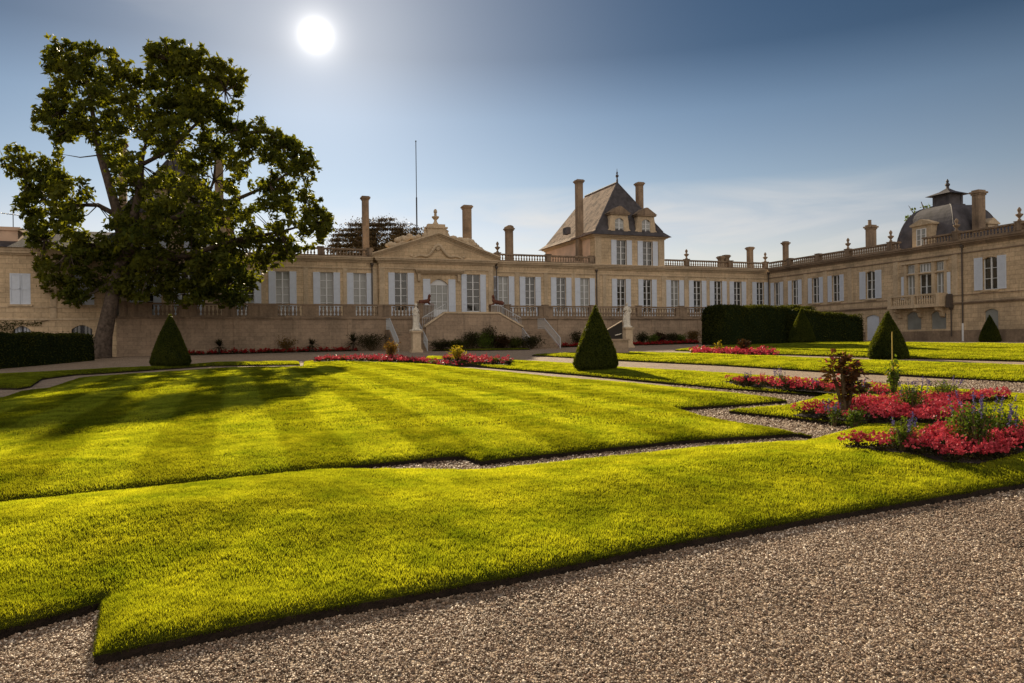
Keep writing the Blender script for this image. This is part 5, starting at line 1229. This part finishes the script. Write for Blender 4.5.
SB = 'dark shrubs planted along the terrace wall'
for i, (s, q, h, r, lm, lb) in enumerate([(-2.5, 10.0, 1.0, .55, 'darkleaf', 'low dark shrub at the left end of the bastion wall'), (-1.0, 9.9, .9, .6, 'hedge', 'second shrub from the left below the bastion'), (.05, 9.8, 1.7, .5, 'darkleaf', 'taller dark shrub left of the bastion centre'), (1.2, 9.9, 1.5, .6, 'greenleaf', 'greenish shrub at the centre of the bastion wall'), (1.75, 9.6, 2.0, .4, 'darkleaf', 'tallest thin dark shrub before the bastion'), (2.6, 9.9, 1.35, .5, 'redleaf', 'reddish shrub right of the bastion centre'), (3.7, 9.9, 1.1, .5, 'hedge', 'low green shrub at the right of the bastion'), (5.05, 10.2, 1.45, .72, 'darkleaf', 'big round dark shrub beside the right stair rail'), (-7.1, 6.4, 1.6, 1.0, 'darkleaf', 'wide dark shrub left of the left flight of stairs')]):
    plant('wall_shrub', lb, 'shrub', 10 + i * 31, 350, h, r * 1.5, 2000, .11, lm, None, SB, 14, (s, -q))
plant('wall_shrub', 'green-brown shrub against the left terrace wall between two spiky plants', 'shrub', 71, 350, 1.35, .75, 800, .11, 'brownleaf', None, SB, 12, (-13.6, -6.2))
for i, (px, q, h, r, lm, lb) in enumerate([(577, 6.0, 1.5, .5, 'darkleaf', 'dark shrub behind the left side of the big cone'), (642, 6.6, 1.3, .5, 'darkleaf', 'dark shrub just right of the right statue'), (651, 6.6, 1.0, .5, 'greenleaf', 'pale green shrub by the right terrace wall'), (661, 6.2, 1.5, .55, 'redleaf', 'reddish shrub midway along the right terrace wall'), (671, 6.6, 1.2, .5, 'darkleaf', 'dark shrub right of the reddish one'), (681, 6.4, 1.0, .55, 'greenleaf', 'low green shrub before the right terrace wall'), (693, 6.4, 1.3, .6, 'brownleaf', 'brownish shrub next to the long hedge')]):
    plant('wall_shrub', lb, 'shrub', px, 345, h, r * 1.3, 1100, .12, lm, None, SB, 12, (sfac(px, q), -q))
def spiky(px, q, h, label):
    s = sfac(px, q); w = L2W(s, -q); z = float(gz(w[0], w[1])); o = thing('yucca', label, 'plant', (w[0], w[1], z), 0, 'spiky plants along the terrace wall'); m = MB(); m.tube([(0, 0, -.05), (0, 0, h * .4)], [.09, .07], 8); obj('stem', mesh('stem', m, M['bark']), o)
    n = 90; th = RNG.random(n) * 2 * PI; el = RNG.random(n) * 1.9 - .45; d = np.stack([np.cos(th) * np.cos(el), np.sin(th) * np.cos(el), np.sin(el)], 1); sd = np.stack([-np.sin(th), np.cos(th), th * 0], 1); c = np.array([0, 0, h * .45]); L0 = h * (.5 + .25 * RNG.random(n))
    V = np.empty((n, 4, 3)); V[:, 0] = c; V[:, 1] = c + d * (L0 * .45)[:, None] + sd * .035; V[:, 2] = c + d * L0[:, None] - np.array([0, 0, 1]) * (L0 * .2)[:, None]; V[:, 3] = c + d * (L0 * .45)[:, None] - sd * .035
    leafobj('leaves', [(V.reshape(-1, 3), np.arange(n * 4).reshape(-1, 4), np.repeat(RNG.random(n), 4), 0)], [M['darkleaf']], o)
spiky(219, 6.2, 1.25, 'spiky dark plant by the left terrace wall, nearest the big tree'); spiky(312, 6.2, 1.2, 'spiky dark plant at the middle of the left terrace wall'); spiky(353, 6.2, 1.6, 'largest spiky plant, near the left flight of stairs')
# creeper on the left outbuilding
cr = bthing('wall_creeper', 'dark creeper climbing the outbuilding over its arched cellar window', 'climbing plant', -31.6, QT, 2.3)
n = 700; P = np.stack([-33.2 + 3.2 * RNG.random(n), QT - .06 - .1 * RNG.random(n), 3.5 + .25 * np.sin(RNG.random(n) * 9) - .6 * RNG.random(n)], 1)
k = ~((P[:, 0] > -31.6) & (P[:, 2] < 3.35)); P = P[k] - np.array([-31.6, QT, 2.3]); leafobj('foliage', [mm(leaves(P, .11, .6))], [M['hedge']], cr)
m = MB(); m.tube([(-1.6, -.05, -1.2), (-1.5, -.06, .4), (-.5, -.06, 1.2), (1.2, -.06, 1.25), (2.2, -.06, 1.5)], .02, 5); obj('stem', mesh('stem', m, M['stem']), cr)

# ================================================================== STATUES AND GARDEN STONEWORK
def remesh(o, v=.02, sm=4):
    r = o.modifiers.new('remesh', 'REMESH'); r.mode = 'VOXEL'; r.voxel_size = v; r.use_smooth_shade = True
    s = o.modifiers.new('smooth', 'SMOOTH'); s.iterations = sm; s.factor = .5
def figure(face=1):
    # draped standing figure, weight on one leg, one arm gathering the robe, the other raised to the breast; faces -y
    m = MB(); nseg = 22; P = []
    prof = [(.00, .27, .24, .02), (.06, .27, .24, .02), (.35, .235, .20, .02), (.7, .215, .18, .0), (.95, .215, .165, -.03), (1.08, .20, .15, -.03), (1.2, .155, .12, -.01), (1.35, .19, .125, .01), (1.5, .205, .115, .015), (1.58, .15, .09, .015), (1.63, .06, .06, .015)]
    i0 = len(m.v)
    for z, rx, ry, ox in prof:
        fold = .09 * max(0, 1 - z / 1.15)
        for k in range(nseg):
            a = 2 * PI * k / nseg; f = 1 + fold * math.sin(a * 7 + z * 3); m.v.append((ox * face + rx * f * math.cos(a), ry * f * math.sin(a), z))
    for j in range(len(prof) - 1):
        for k in range(nseg): m.f.append((i0 + j * nseg + k, i0 + j * nseg + (k + 1) % nseg, i0 + (j + 1) * nseg + (k + 1) % nseg, i0 + (j + 1) * nseg + k))
    m.f.append(tuple(range(i0, i0 + nseg))); m.f.append(tuple(range(len(m.v) - nseg, len(m.v))))
    F_ = face
    m.tube([(.015 * F_, 0, 1.58), (.02 * F_, -.01, 1.7)], [.055, .052], 10)
    m.ball((.025 * F_, -.02, 1.80), .105, 14, (.82, .95, 1.15)); m.ball((.025 * F_, .03, 1.84), .105, 12, (.95, .95, .95)); m.ball((.025 * F_, .12, 1.84), .05, 8)
    m.tube([(.025 * F_, -.115, 1.82), (.025 * F_, -.135, 1.785)], [.012, .016], 6)
    m.tube([(-.19 * F_, 0, 1.5), (-.27 * F_, .0, 1.25), (-.22 * F_, -.15, 1.08), (-.17 * F_, -.2, 1.06)], [.062, .05, .04, .034], 9)
    m.tube([(.21 * F_, 0, 1.5), (.27 * F_, -.03, 1.27), (.15 * F_, -.17, 1.33), (.06 * F_, -.18, 1.4)], [.062, .05, .04, .034], 9)
    for q in range(4):
        m.tube([(-.16 * F_ + .0 * q, -.2, 1.04 + .018 * q), (-.12 * F_, -.235, 1.03 + .018 * q), (-.10 * F_, -.22, 1.0 + .018 * q)], .011, 5); m.tube([(.06 * F_, -.18, 1.385 + .02 * q), (.01 * F_, -.2, 1.40 + .02 * q)], .011, 5)
    m.tube([(-.2 * F_, -.02, 1.52), (0, -.15, 1.3), (.2 * F_, -.1, 1.05), (.26 * F_, 0, .8), (.3 * F_, .05, .3)], [.05, .045, .06, .07, .03], 8)   # mantle
    m.tube([(.12 * F_, -.2, 0.02), (.13 * F_, -.3, .03)], [.05, .04], 7); m.tube([(-.1 * F_, -.22, .02), (-.1 * F_, -.32, .03)], [.05, .04], 7)
    m.box(-.32, .32, -.34, .3, -.08, .02)
    return m
def statue(label, s, q, zb, h, face, rz):
    w = L2W(s, -q); z0 = float(gz(w[0], w[1])) - .02
    p = thing('statue_pedestal', 'square stone pedestal under ' + label.split(',')[0], 'pedestal', (w[0], w[1], z0), TH, 'pedestals of the garden statues'); H = zb - z0
    m = MB(); m.box(-.42, .42, -.42, .42, 0, .18).box(-.36, .36, -.36, .36, .18, .26); obj('base', mesh('base', m, M['trim']), p)
    m = MB(); m.box(-.31, .31, -.31, .31, .26, H - .16); obj('die', mesh('die', m, M['trim']), p)
    m = MB(); m.box(-.36, .36, -.36, .36, H - .16, H - .1).box(-.41, .41, -.41, .41, H - .1, H); obj('cap', mesh('cap', m, M['trim']), p)
    f = figure(face); k = h / 1.93; f.v = [(x * k * 1.08, y * k * 1.08, (z + .08) * k) for x, y, z in f.v]
    o = obj('statue', mesh('statue', f, M['statue'], True, fix=False), None, (w[0], w[1], z0 + H + .002), TH + rz); remesh(o, .022, 3); tag(o, label, 'statue', 'pale garden statues')
statue('pale weathered draped statue, at the left stairs', sfac(415.8, 12), 12, 2.72, 1.95, 1, .5)
statue('pale draped statue, right of the big cone', sfac(627.3, 13), 13, 2.9, 1.92, -1, -.35)
def sphinx(label, s, face):
    o = bthing('sphinx', label, 'sculpture', s, QT + .75, 4.0, 'terracotta sphinxes flanking the terrace door')
    b = MB(); b.box(s - .62, s + .62, QT + .45, QT + 1.05, 4.0, 4.98); b.box(s - .68, s + .68, QT + .4, QT + 1.1, 4.98, 5.06); bpart('plinth', b, M['dark_trim'], o)
    m = MB(); Fx = face
    m.tube([(-.5 * Fx, 0, .2), (-.2 * Fx, 0, .24), (.12 * Fx, 0, .28), (.3 * Fx, 0, .42)], [.16, .15, .15, .12], 10); m.ball((-.42 * Fx, .12, .17), .15, 10); m.ball((-.42 * Fx, -.12, .17), .15, 10)
    for y in (-.1, .1): m.tube([(.2 * Fx, y, .2), (.34 * Fx, y, .06), (.6 * Fx, y, .05)], [.07, .055, .05], 8); m.tube([(-.35 * Fx, y * 1.4, .07), (-.1 * Fx, y * 1.5, .05)], [.06, .05], 8)
    m.tube([(.28 * Fx, 0, .4), (.3 * Fx, 0, .56)], [.1, .055], 8); m.ball((.32 * Fx, 0, .66), .095, 10, (.9, .85, 1.15)); m.ball((.28 * Fx, 0, .68), .11, 10); m.tube([(.22 * Fx, .09, .66), (.2 * Fx, .11, .45)], .04, 6); m.tube([(.22 * Fx, -.09, .66), (.2 * Fx, -.11, .45)], .04, 6)
    m.tube([(-.55 * Fx, 0, .15), (-.68 * Fx, .05, .2), (-.6 * Fx, .15, .3)], [.035, .03, .02], 6)
    m.v = [(x * 1.12 + s, y * 1.1 + QT + .75, z * 1.2 + 5.06) for x, y, z in m.v]
    q = MB(); q.v = m.v; q.f = m.f; ob = bpart('body', q, M['terracotta'], o, None, True); remesh(ob, .02, 2)
sphinx('brown reclining sphinx on the terrace, left of the entrance door, facing right', -2.1, 1); sphinx('brown reclining sphinx on the terrace, right of the entrance door, facing left', 4.25, -1)
# block with the tilted dark dial
g = G(620.5, 356.3); zz = lawn_at(g[0], g[1] + .5) - .02
o = thing('sundial', 'old stone block carrying a tilted dark slab, before the right statue', 'sundial', (g[0] - .02, g[1] + .5, zz), .1)
m = MB(); m.box(-.5, .5, -.45, .45, 0, .12).box(-.46, .46, -.41, .41, .12, .72).box(-.52, .52, -.47, .47, .72, .82); obj('block', mesh('block', m, M['stone_old']), o)
m = MB(); m.prism([(-.72, .82), (.2, .82), (.2, 1.75), (.12, 1.8), (-.72, 1.28)], lambda u, v, d: (u, d, v), -.12, .12); obj('slab', mesh('slab', m, M['void']), o)
m = MB(); m.prism([(-.75, 1.27), (.2, 1.82), (.2, 1.86), (-.75, 1.32)], lambda u, v, d: (u, d, v), -.14, .14); obj('slab_edge', mesh('slab_edge', m, M['stone_old']), o)
m = MB(); m.tube([(-.25, -.15, 1.02), (-.12, -.19, 1.06), (.0, -.2, 1.08), (.12, -.16, 1.13)], [.02, .035, .03, .02], 6); obj('gnomon', mesh('gnomon', m, M['statue']), o)
# a small mulch edging around the statue base and fallen leaves on the path are below what the photograph resolves
